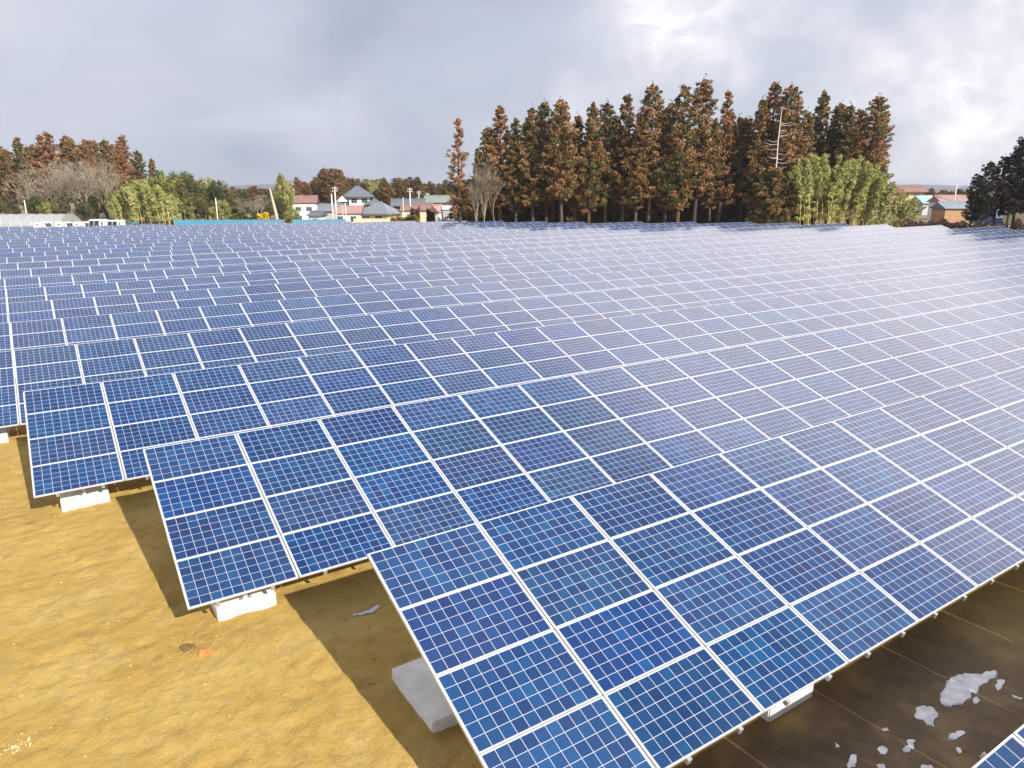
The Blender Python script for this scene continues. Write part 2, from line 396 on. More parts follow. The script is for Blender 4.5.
def make_table(x, y, ztop, s, n, detail):
    t = empty('solar_table', (x, y, ztop-TOPH)); t.rotation_euler = (0, -math.atan(s), 0)
    # modules
    for c in range(n):
        for r in range(4):
            q = (r+.5)*RY; py_, pz_ = slope_pt(q)
            jx = random.gauss(0, R(.14)); jy = random.gauss(0, R(.10))
            p = link('solar_panel', LAM_ME if detail else PANEL_ME, t, (c*CX+PW/2, py_, pz_), (TILT+jx, jy, 0))
            if detail: link('frame', FRAME_ME, p)
    if detail:
        yy, zz = slope_pt(2*RY)
        for k in range(2*n):
            link('rail', RAIL_ME, t, (CX*(k//2)+PW*(.25 if k % 2 == 0 else .75), yy+.042*-st*-1, zz-.042*ct), (TILT, 0, 0))
    for q in (QF, QR):
        yy, zz = slope_pt(q); link('beam', beam_mesh(n), t, (0, yy, zz-.10))
    for fx in ([.88, 4.25, 11.5, 14.15] if n == 9 else [.88+i*3.36 for i in range(max(1, int(n*CX/3.4)))]):
        for q, pm in ((QF, POSTF), (QR, POSTR)):
            yy, zz = slope_pt(q)
            yc = -2.91 if q == QF else -.79
            link('concrete_footing', FOOT_ME, t, (fx-(0 if q == QF else .25), yc, FT-.20-(0 if q == QF else .09)))
            link('post', pm, t, (fx, yy, FT if q == QF else FT-.09))
        yy, zz = slope_pt(QF); link('brace', BRACE_ME, t, (fx, yy, FT+.05))
    return t

ROWS = [  # x of the row's left end, y of its upper edge, z there, slope along the row
 (4.97, 2.09, -4.66, .003), (3.045, 8.187, -4.62, .004), (1.099, 14.323, -4.691, .0015), (-.80, 20.456, -4.743, .002), (-2.758, 26.545, -4.837, .003),
 (-4.622, 32.836, -4.912, .003), (-6.50, 38.757, -4.942, .003), (-8.355, 45.029, -5.026, .003), (-10.219, 50.752, -5.075, .003), (-12.295, 56.919, -5.17, .003),
 (-14.743, 62.746, -5.225, .003), (-15.518, 69.091, -5.297, .003), (-17.957, 75.103, -5.37, .003), (-20.352, 81.354, -5.452, .003)]
rr = random.Random(11)
for k in range(1, 12): ROWS.append((-20.35-2.03*k+rr.uniform(-.7, .7), 81.354+6.12*k, -5.452-.0700*k, .003))
ENDS = [(147, -14), (144, -5), (139, 9), (134.8, 24), (129.4, 39), (115, 61), (100.2, 70.4), (91.5, 75.8), (85.4, 83.4), (79.6, 89), (71.7, 93.9), (63.3, 97), (54.8, 98.4), (48.9, 100.5), (43.4, 106), (30, 112), (-5, 118)]
def row_end(y):
    for (y1, x1), (y0, x0) in zip(ENDS, ENDS[1:]):
        if y0 <= y <= y1: return x0 + (x1-x0)*(y-y0)/(y1-y0)
    return -999
CP, SP = math.cos(PITCH), math.sin(PITCH)
def project(x, y, z):
    f = x*HF.x+y*HF.y; r = x*HR.x+y*HR.y
    dep = f*CP - z*SP; up = f*SP + z*CP
    if dep < .3: return None
    return 512+F_PX*r/dep, 384-F_PX*up/dep
def visible(x0, x1, y, z, m=0):
    hit = False
    for i in range(41):
        for dy, dz in ((0, 0), (-2, -.7), (-3.8, -1.3)):
            p = project(x0+(x1-x0)*i/40, y+dy, z+dz)
            if p and -m < p[0] < 1024+m and -m < p[1] < 768+m: return True
    return False
ORD = ['', 'first', 'second', 'third', 'fourth', 'fifth', 'sixth', 'seventh', 'eighth', 'ninth', 'tenth', 'eleventh', 'twelfth', 'thirteenth', 'fourteenth', 'fifteenth', 'sixteenth', 'seventeenth', 'eighteenth', 'nineteenth', 'twentieth', 'twenty-first', 'twenty-second', 'twenty-third', 'twenty-fourth', 'twenty-fifth']
random.seed(5)
NT = 0
for k, (x0, y0, z0, s) in enumerate(ROWS):
    xe = row_end(y0); x = x0; spans = []
    while x < xe-1:
        n = 9 if xe-x > 9*CX+3 else max(2, int(round((xe-x)/CX)))
        spans.append((x, n)); x += n*CX + .012
        if n != 9: break
    vis = [q for q in spans if visible(q[0], q[0]+q[1]*CX, y0, z0+s*(q[0]-x0))]
    ext = [q for q in spans if q in vis or visible(q[0], q[0]+q[1]*CX, y0, z0+s*(q[0]-x0), 150)]
    for q in ext:
        d = math.hypot(q[0]+5, y0)
        t = make_table(q[0], y0, z0+s*(q[0]-x0), s, q[1], d < 24); NT += 1
        rn = ORD[k+1]
        if q in vis:
            i = vis.index(q)+1
            if len(vis) == 1: lab = 'solar table of blue panels whose corner just shows at the lower right'
            elif i == len(vis) and k > 8: lab = 'solar table of blue panels, rightmost in the %s row from the front' % rn
            elif i == 1: lab = 'solar table of blue panels, leftmost in the %s row from the front' % rn
            else: lab = 'solar table of blue panels, %s from the left in the %s row from the front' % (ORD[i], rn)
            if k == 1 and i == 1: lab = 'nearest big solar table of blue panels, its left corner over a grey footing'
            if k == 2 and i == 1: lab = 'solar table of blue panels second back, its near corner on a sunlit white footing'
        else:
            side = 'left' if vis and q[0] < vis[0][0] else 'right' if vis else 'right'
            lab = 'solar table of blue panels just out of view, %s of the %s row' % (side, rn)
        tag(t, lab, 'solar panels', 'solar tables standing in rows across the field')
print('tables', NT)

# ------------------------------------------------------------------ on the soil near the camera
M_ICE = mat('melting_ice', (.74, .73, .75), .08, var=.35, scale=7, bump=.05, bscale=18)
PUDDLES = [
 [(9.18,3.77),(9.41,3.82),(9.73,3.85),(9.88,3.82),(10.03,3.71),(10.11,3.64),(10.35,3.61),(10.22,3.53),(9.91,3.53),(9.59,3.50),(9.22,3.49),(9.04,3.55),(9.00,3.67)],
 [(8.68,3.78),(8.83,3.72),(8.80,3.58),(8.57,3.49),(8.46,3.52),(8.50,3.63),(8.50,3.72)],
 [(10.10,3.48),(10.24,3.42),(10.09,3.35),(9.89,3.33),(9.90,3.40)],
 [(9.45,3.47),(9.57,3.43),(9.43,3.36),(9.34,3.39)],
 [(8.53,3.32),(8.69,3.27),(8.81,3.20),(8.72,3.16),(8.51,3.21),(8.42,3.27)],
 [(8.02,3.54),(8.12,3.50),(8.02,3.44),(7.78,3.38),(7.70,3.43),(7.76,3.47),(7.89,3.47)],
 [(7.56,3.65),(7.69,3.64),(7.70,3.56),(7.60,3.54),(7.53,3.58),(7.52,3.61)],
 [(7.09,3.72),(7.22,3.77),(7.32,3.73),(7.20,3.65),(7.03,3.62),(6.97,3.65)],
 [(7.94,3.82),(8.02,3.78),(7.97,3.74),(7.89,3.77)],
 [(8.34,3.15),(8.41,3.12),(8.35,3.06),(8.27,3.06)],
 [(9.96,3.21),(10.05,3.12),(10.00,3.11),(9.92,3.18)],
 [(7.20,3.99),(7.26,3.98),(7.23,3.92),(7.16,3.93)],
 [(7.75,3.22),(7.89,3.16),(7.82,3.08),(7.68,3.17)],
 [(7.35,3.51),(7.44,3.46),(7.35,3.41),(7.27,3.46)]]
def ragged(poly, amp, seed, sub=5):
    out_ = []; n = len(poly)
    for i in range(n):
        a = Vector((*poly[i], 0)); b = Vector((*poly[(i+1) % n], 0)); a0 = Vector((*poly[i-1], 0)); b1 = Vector((*poly[(i+2) % n], 0))
        for j in range(sub):
            t = j/sub
            p = .5*((2*a)+(-a0+b)*t+(2*a0-5*a+4*b-b1)*t*t+(-a0+3*a-3*b+b1)*t**3)
            d = noise.noise_vector(Vector((p.x*9, p.y*9, seed)))+.5*noise.noise_vector(Vector((p.x*27, p.y*27, seed)))
            out_.append((p.x+d.x*amp, p.y+d.y*amp))
    return out_
for i, pl in enumerate(PUDDLES):
    pts = ragged(pl, .05, i*3.1, 9) if i < 2 else [(p[0]*.8+pl[0][0]*.2, p[1]*.8+pl[0][1]*.2) for p in ragged(pl, .04, i*3.1, 9)]; cx = sum(p[0] for p in pts)/len(pts); cy = sum(p[1] for p in pts)/len(pts)
    gz = max(G(p[0], p[1])+ground_bump(p[0], p[1]) for p in pts+[(cx, cy)])
    v = [(cx, cy, gz+.006)]+[(cx+(p[0]-cx)*.9, cy+(p[1]-cy)*.9, gz+.005) for p in pts]+[(p[0], p[1], gz-.012) for p in pts]
    n = len(pts); f = [(0, 1+j, 1+(j+1) % n) for j in range(n)]+[(1+j, 1+n+j, 1+n+(j+1) % n, 1+(j+1) % n) for j in range(n)]
    me = bpy.data.meshes.new('puddle'); me.from_pydata(v, [], f); me.materials.append(M_ICE); me.update()
    tag(link('puddle', me), kind='structure')

# clods and grit on the sunlit soil
M_CLOD = mat('clod', (.42, .31, .12), .95, var=.2, scale=20, bump=.4)
def clod_scatter():
    rnd = random.Random(8); mb = MB()
    for i in range(1500):
        x = rnd.uniform(-4, 4.4); y = rnd.uniform(4, 24); s = rnd.choice((.008, .010, .014, .014, .02, .028))*rnd.uniform(.7, 1.3)
        z = G(x, y)+ground_bump(x, y)
        rot = Matrix.Rotation(rnd.uniform(0, 6), 4, 'Z')
        vs = []
        for a, b, c in ((1,0,0),(0,1,0),(-1,0,0),(0,-1,0),(0,0,.8),(.5,.5,.5),(-.5,.5,.4),(-.4,-.5,.5),(.5,-.5,.4)):
            k = rnd.uniform(.7, 1.3)*s; vs.append(Vector((x, y, z))+rot @ Vector((a*k, b*k, c*k)))
        mb.add(vs, [(0,1,5),(1,2,6),(2,3,7),(3,0,8),(0,5,8),(1,6,5),(2,7,6),(3,8,7),(4,5,6),(4,6,7),(4,7,8),(4,8,5)])
    tag(mb.build('soil_crumbs', M_CLOD), 'loose crumbs of ochre soil and grit scattered on the bare ground', 'soil crumbs', kind='stuff')
clod_scatter()
def lump(name, x, y, r, h, m, seed, n=14, parent=None):
    v = [(x, y, G(x, y)+ground_bump(x, y)+h)]; f = []
    for ring, (rf, hf) in enumerate(((.35, .85), (.7, .45), (1., -.25))):
        for j in range(n):
            a = 2*PI*j/n; k = 1+.45*noise.noise(Vector((math.cos(a)*1.7, math.sin(a)*1.7, seed+ring*.4)))
            px_, py_ = x+r*rf*k*math.cos(a), y+r*rf*k*math.sin(a)
            v.append((px_, py_, G(px_, py_)+ground_bump(px_, py_)+h*hf*(1+.5*noise.noise(Vector((px_*20, py_*20, seed))))))
    f += [(0, 1+j, 1+(j+1) % n) for j in range(n)]
    for ring in range(2):
        for j in range(n): a_ = 1+ring*n+j; b_ = 1+ring*n+(j+1) % n; f.append((a_, a_+n, b_+n, b_))
    me = bpy.data.meshes.new(name); me.from_pydata(v, [], f); me.materials.append(m); me.update(); return link(name, me)
tag(lump('clay_lump', 1.16, 10.07, .11, .035, mat('orange_clay', (.50, .21, .05), .9, var=.35, scale=25, bump=.5), 3), 'small orange lump of clay on the sunlit soil in front of the white footing', 'clay lump')
tag(lump('gravel_spill', 1.0, 10.34, .14, .022, mat('crumbly_soil', (.24, .15, .04), .9, var=.4, scale=30, bump=.6), 8), 'dark crumbly soil heap right behind the orange clay lump', 'soil heap')
def chips(name, x, y, r, n, size, m, seed, label, cat):
    rnd = random.Random(seed); mb = MB()
    for i in range(n):
        a = rnd.uniform(0, 2*PI); q = r*abs(rnd.gauss(0, .5)); px_, py_ = x+q*math.cos(a), y+q*.8*math.sin(a); z = G(px_, py_)+ground_bump(px_, py_); s_ = size*rnd.uniform(.4, 1.4)
        R_ = Matrix.Rotation(rnd.uniform(0, 6), 4, 'Z'); vs = [Vector((px_, py_, z)) + R_ @ Vector((a_*s_*rnd.uniform(.6, 1.3), b_*s_*rnd.uniform(.6, 1.3), c_*s_)) for a_, b_, c_ in ((1,0,-.2),(.2,.8,-.2),(-1,.1,-.2),(-.1,-.7,-.2),(.1,.1,.45))]
        mb.add(vs, [(0,1,4),(1,2,4),(2,3,4),(3,0,4)])
    tag(mb.build(name, m), label, cat, kind='stuff')
chips('chalk_chips', -1.12, 9.36, .30, 90, .020, mat('chalk', (.56, .46, .26), .9, var=.2, scale=25), 5, 'pale chalky chips spilled at the left edge of the sunlit soil', 'stone chips')
chips('clay_chips', 1.16, 10.1, .16, 60, .018, mat('orange_clay_chips', (.50, .22, .06), .9, var=.3, scale=25), 6, 'orange clay bits spilled on the soil before the white footing', 'clay chips')
chips('pale_grit', 1.05, 10.3, .9, 160, .011, mat('grit', (.62, .55, .38), .9, var=.3, scale=25), 7, 'pale grit sprinkled over the soil around the orange clay lump', 'grit')
scrap = ragged([(3.35, 9.82), (3.54, 9.78), (3.76, 9.81), (3.75, 9.73), (3.59, 9.69), (3.4, 9.73)], .035, 4.)
v = [(p[0], p[1], G(*p)+ground_bump(*p)+.02+.012*noise.noise(Vector((p[0]*30, p[1]*30, 0)))) for p in scrap]; cx = sum(p[0] for p in v)/len(v); cy = sum(p[1] for p in v)/len(v)
v += [(p[0], p[1], p[2]-.015) for p in v] ; k_ = len(scrap); v.append((cx, cy, G(cx, cy)+.03+ground_bump(cx, cy)))
f = [(2*k_, j, (j+1) % k_) for j in range(k_)]+[(j, j+k_, (j+1) % k_+k_, (j+1) % k_) for j in range(k_)]
me = bpy.data.meshes.new('plastic_scrap'); me.from_pydata(v, [], f); me.materials.append(mat('pale_film', (.55, .56, .60), .3)); me.update()
tag(link('plastic_scrap', me), 'crumpled pale plastic scrap lying in the shade between the two nearest tables', 'plastic scrap')

# ------------------------------------------------------------------ vegetation
def leaf_mat(name, stops, rough=.75, objshift=.35, trans=.25):
    m, n, l, p = newmat(name)
    at = n.new('ShaderNodeAttribute'); at.attribute_name = 'tone'; oi = n.new('ShaderNodeObjectInfo')
    a = n.new('ShaderNodeMath'); a.operation = 'MULTIPLY_ADD'; l.new(oi.outputs['Random'], a.inputs[0]); a.inputs[1].default_value = objshift; l.new(at.outputs['Fac'], a.inputs[2])
    b = n.new('ShaderNodeMath'); b.operation = 'SUBTRACT'; l.new(a.outputs[0], b.inputs[0]); b.inputs[1].default_value = objshift/2
    r = n.new('ShaderNodeValToRGB'); l.new(b.outputs[0], r.inputs[0]); e = r.color_ramp.elements
    e[0].position, e[0].color = stops[0][0], (*stops[0][1], 1); e[1].position, e[1].color = stops[-1][0], (*stops[-1][1], 1)
    for q, c in stops[1:-1]: x = e.new(q); x.color = (*c, 1)
    l.new(r.outputs[0], p.inputs['Base Color']); p.inputs['Roughness'].default_value = rough; p.inputs['Specular IOR Level'].default_value = .2
    return m
M_SUGI = leaf_mat('cedar_foliage', [(0., (.05, .062, .022)), (.25, (.130, .115, .034)), (.46, (.225, .150, .050)), (.72, (.305, .148, .065)), (1., (.38, .24, .12))])
M_SUGI_RED = leaf_mat('rusty_cedar_foliage', [(0., (.09, .07, .025)), (.3, (.24, .125, .045)), (.65, (.36, .17, .075)), (1., (.44, .27, .14))])
M_DARK = leaf_mat('dark_cedar_foliage', [(0., (.012, .020, .014)), (.5, (.030, .028, .020)), (.8, (.070, .042, .030)), (1., (.13, .075, .05))])
M_GREEN = leaf_mat('green_foliage', [(0., (.075, .095, .022)), (.4, (.20, .215, .050)), (.7, (.32, .32, .10)), (1., (.42, .38, .16))])
M_OLIVE = leaf_mat('olive_foliage', [(0., (.035, .05, .018)), (.5, (.085, .095, .032)), (1., (.17, .13, .05))])
M_BAMBOO = leaf_mat('bamboo_foliage', [(0., (.20, .22, .05)), (.4, (.37, .38, .115)), (.7, (.50, .50, .20)), (1., (.64, .60, .31))])
M_HEDGE = leaf_mat('bush_foliage', [(0., (.06, .06, .015)), (.5, (.25, .19, .03)), (1., (.45, .34, .05))])
M_BARK = mat('cedar_bark', (.085, .06, .045), .9, var=.3, scale=3, objvar=.3)
M_PALEBARK = mat('pale_bark', (.30, .255, .20), .9, var=.25, scale=2, objvar=.2)
M_DEAD = mat('dead_wood', (.62, .58, .52), .85, var=.15)
M_CULM = mat('bamboo_culm', (.55, .50, .17), .5, var=.25, scale=1.5, objvar=.25)

def cards(cen, size, tone, rng, flat=.0, elong=1.6, droop=0.):
    """random leaf sprays: arrays of centres, sizes, tones -> quads with depth-filling random orientation"""
    n = len(cen); a = rng.normal(size=(n, 3)); a[:, 2] = a[:, 2]*(1-flat)-droop; a /= np.linalg.norm(a, axis=1)[:, None]+1e-9
    b = rng.normal(size=(n, 3)); b -= a*(a*b).sum(1)[:, None]; b /= np.linalg.norm(b, axis=1)[:, None]+1e-9
    s = size[:, None]
    # a kite, narrow at both ends, reads as a spray instead of a square
    v = np.stack([cen-a*s*elong/2, cen+b*s*.42-a*s*.1, cen+a*s*elong/2, cen-b*s*.42+a*s*.15], 1).reshape(-1, 3)
    return v, np.repeat(tone, 4)
def leaf_mesh(name, v, tone, m):
    n = len(v)//4; me = bpy.data.meshes.new(name)
    me.vertices.add(len(v)); me.vertices.foreach_set('co', v.astype(np.float32).ravel())
    me.loops.add(len(v)); me.loops.foreach_set('vertex_index', np.arange(len(v), dtype=np.int32))
    me.polygons.add(n); me.polygons.foreach_set('loop_start', np.arange(0, 4*n, 4, dtype=np.int32)); me.polygons.foreach_set('loop_total', np.full(n, 4, dtype=np.int32))
    me.update(calc_edges=True); me.materials.append(m)
    at = me.attributes.new('tone', 'FLOAT', 'POINT'); at.data.foreach_set('value', tone.astype(np.float32))
    return me
def cedar_tree(seed, H=22., W=2.9, bare=.22, fol=M_SUGI, dens=1., top=.75, droopy=.25, thin=0.):
    rng = np.random.default_rng(seed); rnd = random.Random(seed)
    cs, ss, ts = [], [], []; tb = MB()
    lean = rng.normal(size=2)*.012
    def ax(h): return np.array([lean[0]*h+.12*math.sin(h*.4+seed), lean[1]*h+.12*math.cos(h*.33+seed*2), h])
    hs = np.linspace(0, H*.99, 9); tb.tube([ax(h)-(np.array([0, 0, 1.0]) if h == 0 else 0) for h in hs], [.30*(1-h/H)**.8+.03 for h in hs], 7)
    nb = int(105*dens); lump_ph = rng.uniform(0, 6, 3)
    for i in range(nb):
        u = (i+rng.uniform())/nb; h = H*(bare+(1-bare)*u**.92); az = i*2.39996+rng.uniform(-.5, .5)
        prof = (1-u)**top*1.0+.05
        prof *= min(1, .45+u*4.5)
        wob = 1+.22*math.sin(az*2+lump_ph[0]+h*.55)+.18*math.sin(az*3+h*.9+lump_ph[1])
        L_ = W*prof*wob*rng.uniform(.62, 1.15)
        if rng.uniform() < thin: continue
        o = ax(h); d = np.array([math.cos(az), math.sin(az), 0])
        tip = o+d*L_+np.array([0, 0, L_*(.22-droopy*(1-u))+.25])
        mid = (o+tip)/2+np.array([0, 0, -.15*L_])
        if L_ > .8 and i % 2 == 0: tb.tube([o, mid, tip], [.05, .035, .015], 3, cap=False)
        tone0 = rng.uniform(.12, .88); k = max(2, int(2+L_*1.15))
        for j in range(k):
            t = 1-.72*(j/k)*rng.uniform(.8, 1.2) if k > 1 else 1
            c0 = (1-t)**2*o+2*t*(1-t)*mid+t*t*tip+rng.normal(size=3)*.16
            m_ = int(30+9*rng.uniform()); rad = (.30+.30*prof)*rng.uniform(.75, 1.25)
            q = rng.normal(size=(m_, 3)); q /= np.linalg.norm(q, axis=1)[:, None]; q *= (rad*rng.uniform(.35, 1, m_)[:, None]); q[:, 2] *= .72
            cs.append(c0+q); ss.append(rng.uniform(.14, .28, m_)); ts.append(np.clip(tone0-.07+rng.normal(size=m_)*.10, 0, 1))
    tm = 30; cs.append(ax(H)+rng.normal(size=(tm, 3))*np.array([.22, .22, .5])-np.array([0, 0, .2])); ss.append(rng.uniform(.18, .35, tm)); ts.append(rng.uniform(.3, .8, tm))
    v, tn = cards(np.concatenate(cs), np.concatenate(ss), np.concatenate(ts), rng, elong=1.7)
    return leaf_mesh('crown', v, tn, fol), tb.mesh('trunk', M_BARK, True)
def broad_tree(seed, H=9., W=4., fol=M_GREEN, low=.06, n=60, size=(.13, .30), barkm=M_BARK, per=110):
    rng = np.random.default_rng(seed); cs, ss, ts = [], [], []; tb = MB()
    tb.tube([(0, 0, -.6), (.1, 0, H*.2), (.05, .1, H*.5), (0, 0, H*.8)], [.28, .22, .15, .05], 7)
    for i in range(n):
        a = rng.uniform(0, 2*PI); u = rng.uniform(0, 1); ph = math.acos(1-1.85*u)
        rr_ = rng.uniform(.55, 1.0); cz = H*(low+(1-low)*.5); c0 = np.array([math.cos(a)*math.sin(ph)*W*.5*rr_*1.0, math.sin(a)*math.sin(ph)*W*.5*rr_, cz+math.cos(ph)*H*(1-low)*.46*rr_])
        rad = rng.uniform(.55, 1.05)*W*.16
        tb.tube([(0, 0, H*.35), tuple(c0*.5+np.array([0, 0, H*.2])), tuple(c0)], [.08, .05, .02], 3, cap=False)
        q = rng.normal(size=(per, 3)); q /= np.linalg.norm(q, axis=1)[:, None]; q *= rad*rng.uniform(.4, 1.05, per)[:, None]
        t0 = rng.uniform(.15, .85); cs.append(c0+q); ss.append(rng.uniform(*size, per)); ts.append(np.clip(t0+rng.normal(size=per)*.12, 0, 1))
    v, tn = cards(np.concatenate(cs), np.concatenate(ss), np.concatenate(ts), rng, elong=1.5)
    return leaf_mesh('crown', v, tn, fol), tb.mesh('trunk', barkm, True)
def bare_tree(seed, H=12., spread=.75, m=M_PALEBARK, depth=5, r0=.17):
    rnd = random.Random(seed); tr = MB(); tw = MB()
    def grow(p, d, L_, r, k):
        bend = Vector((rnd.gauss(0, .12), rnd.gauss(0, .12), rnd.gauss(.03, .08)))
        q = p+d*L_*.5+bend*L_*.3; e_ = q+(d+bend).normalized()*L_*.5
        (tr if k < 3 else tw).tube([p, q, e_], [r, r*.82, r*.62], 5 if k < 2 else 3, cap=False)
        if k >= depth: return
        nch = 3 if k else 4
        for c in range(nch+(1 if k > 2 else 0)):
            a = rnd.uniform(0, 2*PI); o_ = d.orthogonal().normalized(); o_.rotate(Matrix.Rotation(a, 3, d))
            nd = (d+o_*rnd.uniform(.35, 1.0)*spread+Vector((0, 0, .12))).normalized()
            st_ = e_ if c == 0 else p+(e_-p)*rnd.uniform(.55, 1)
            grow(st_, nd, L_*rnd.uniform(.62, .84), max(r*.58, .014), k+1)
    grow(Vector((0, 0, -.3)), Vector((rnd.gauss(0, .06), rnd.gauss(0, .06), 1)).normalized(), H*.29, r0, 0)
    return tw.mesh('crown', m, False), tr.mesh('trunk', m, True)
def bamboo(seed, H=11.5, lean=1.8, fol=M_BAMBOO):
    rng = np.random.default_rng(seed); cm = MB(); pts = []
    for i in range(10):
        t = i/9; pts.append(Vector((lean*t**2.3, .15*math.sin(t*3+seed), H*t*(1-.05*t*t))))
    cm.tube([pts[0]-Vector((0, 0, .6))]+pts, [.075]+[.070*(1-.8*(i/9)) for i in range(10)], 6)
    cs, ss, ts = [], [], []
    for i in range(34):
        t = .48+.52*(i/27)**.9 if i < 28 else rng.uniform(.15, .5); p = np.array(pts[min(9, int(t*9))].lerp(pts[min(9, int(t*9)+1)], t*9-int(t*9)))
        L_ = (.85*(1.15-t)+.20)*rng.uniform(.6, 1.2); a = rng.uniform(0, 2*PI)
        d = np.array([math.cos(a)*L_, math.sin(a)*L_, .75*L_]); m_ = 75; tt = rng.uniform(.1, 1, m_)
        c0 = p+d*tt[:, None]+np.stack([np.zeros(m_), np.zeros(m_), -.35*L_*tt**2], 1)+rng.normal(size=(m_, 3))*.12
        t0 = rng.uniform(.2, .85); cs.append(c0); ss.append(rng.uniform(.07, .13, m_)); ts.append(np.clip(t0+rng.normal(size=m_)*.12, 0, 1))
    v, tn = cards(np.concatenate(cs), np.concatenate(ss), np.concatenate(ts), rng, elong=3.4, droop=.5)
    return leaf_mesh('foliage', v, tn, fol), cm.mesh('culm', M_CULM, True)
def plant(name, pair, loc, scale=(1, 1, 1), rz=0., label=None, cat='tree', group=None, parts=('crown', 'trunk')):
    t = empty(name, loc, rz); t.scale = scale; tag(t, label, cat, group)
    for nm, me in zip(parts, pair): link(nm, me, t)
    return t
PR = random.Random(21)
# --- the tall stand of cedars
CED = [cedar_tree(s, 22, W_, b, M_SUGI, 1.12, tp, dr) for s, W_, b, tp, dr in ((1, 3.1, .22, .55, .3), (2, 2.7, .18, .62, .4), (3, 3.3, .26, .50, .25), (4, 2.5, .20, .70, .35), (5, 2.9, .16, .58, .3), (6, 3.4, .24, .45, .2))]
CEDT = cedar_tree(9, 22, 2.7, .15, M_SUGI_RED, .75, .9, .1, .12)
CEDR = [cedar_tree(s, 22, 2.9, .20, M_SUGI_RED, 1.1, .55, .3) for s in (12, 13)]
def tree_at(name, pair, px, top, d, H0, wscale=1., label='', group=None, cat='tree', sink=0., parts=('crown', 'trunk')):
    x, y, z = spot(px, d); H = zat(top, d)-z; s = H/H0
    return plant(name, pair, (x, y, z-sink), (s*wscale, s*wscale, s), PR.uniform(0, 6.28), label, cat, group, parts)
front = [(460, 118, 'T'), (478, 148, 1), (500, 107, 'R'), (516, 118, 3), (532, 108, 0), (547, 103, 5), (561, 101, 2), (575, 116, 1), (588, 104, 4), (604, 103, 0),
         (622, 95, 'R'), (634, 112, 3), (648, 85, 5), (664, 104, 1), (677, 87, 4), (694, 80, 0), (708, 118, 3), (718, 91, 'T'), (739, 118, 2), (752, 100, 1), (764, 83, 'R'), (780, 86, 5),
         (797, 112, 3), (812, 92, 4), (825, 104, 2), (836, 106, 1), (848, 110, 'R'), (860, 97, 5), (868, 112, 'R')]
nth = 0
for px, top, kind in front:
    pair = CEDT if kind == 'T' else CEDR[nth % 2] if kind == 'R' else CED[kind]
    d = 127+PR.uniform(-3, 3)+(4 if px > 800 else 0)
    nth += 1; top += 2
    hue = {'T': 'slim airy', 'R': 'rusty red'}.get(kind, 'brown-green')
    lab = '%s cedar, %s from the left in the front line of the tall stand' % (hue, ORD[nth] if nth < 26 else {26: 'twenty-sixth', 27: 'twenty-seventh', 28: 'twenty-eighth', 29: 'twenty-ninth'}[nth])
    if nth == 1: lab = 'slim airy rust-brown cedar at the left end of the tall stand'
    if px == 868: lab = 'rusty red cedar at the far right end of the tall stand, above the bamboo'
    tree_at('cedar_tree', pair, px, top, d, 22, PR.uniform(.95, 1.12) if kind != 'T' else 1.1, lab, 'cedars of the tall stand')
back = [(x_, PR.uniform(112, 140)) for x_ in range(486, 876, 13)]
TENS = {30: 'thirtieth'}
for i, (px, top) in enumerate(back):
    tree_at('cedar_tree', CED[(i*5+2) % 6], px+PR.uniform(-4, 4), top, 137+PR.uniform(-2, 3), 22, 1.05,
            'brown cedar half hidden in the second line of the tall stand, %s' % ('left third' if i < 10 else 'middle third' if i < 20 else 'right third'), 'hidden cedars in the tall stand, %s' % ('left third' if i < 10 else 'middle' if i < 20 else 'right third'))
CEDU = [cedar_tree(s, 12, 3.6, .02, M_SUGI, 1.0, .4, .2) for s in (41, 42)]
for i, px in enumerate(range(474, 800, 11)):
    tree_at('cedar_tree', CEDU[i % 2], px+PR.uniform(-5, 5), PR.uniform(168, 188), 139+PR.uniform(-2, 2), 12, 1.5,
            'short bushy cedar in the shade behind the trunks of the tall stand, %s' % ('left half' if i < 15 else 'right half'), 'understorey cedars, %s' % ('left half' if i < 15 else 'right half'))
# dead snag with side stubs
def snag():
    x, y, z = spot(770, 122); H = zat(108, 122)-z; t = empty('dead_tree', (x, y, z), 0, 'bleached dead tree with bare side branches standing among the cedars', 'tree')
    tb = MB(); tb.tube([(0, 0, -.5), (.1, 0, H*.4), (0, .1, H*.75), (.1, 0, H)], [.15, .12, .09, .03], 7); tb.build('trunk', M_DEAD, t, True)
    rnd = random.Random(3)
    for i in range(16):
        h = H*rnd.uniform(.5, .96); a = YAW-R(90)+(0 if i % 3 else PI)+rnd.uniform(-.5, .5); l_ = rnd.uniform(1., 2.6)
        b = MB(); b.tube([(0.03, 0, h), (math.cos(a)*l_*.5, math.sin(a)*l_*.5, h-.15), (math.cos(a)*l_, math.sin(a)*l_, h+.15)], [.04, .03, .014], 4); b.build('branch', M_DEAD, t)
snag()
# bare trees in front of the left end of the stand
BARE = [bare_tree(s, 12, sp) for s, sp in ((1, 1.0), (2, 1.15), (3, .9))]
BAREG = [bare_tree(s, 12, .6, mat('grey_twigs', (.25, .20, .14), .9, var=.2, objvar=.2)) for s in (7, 8)]
for i, (px, top, d) in enumerate([(484, 146, 124), (497, 150, 125), (476, 166, 123)]):
    tree_at('bare_tree', BAREG[i % 2], px, top, d, 12, .8, 'leafless grey-brown tree before the left end of the cedar stand, %s of three' % ('middle' if i == 0 else 'rightmost' if i == 1 else 'leftmost'), 'bare trees before the tall stand')
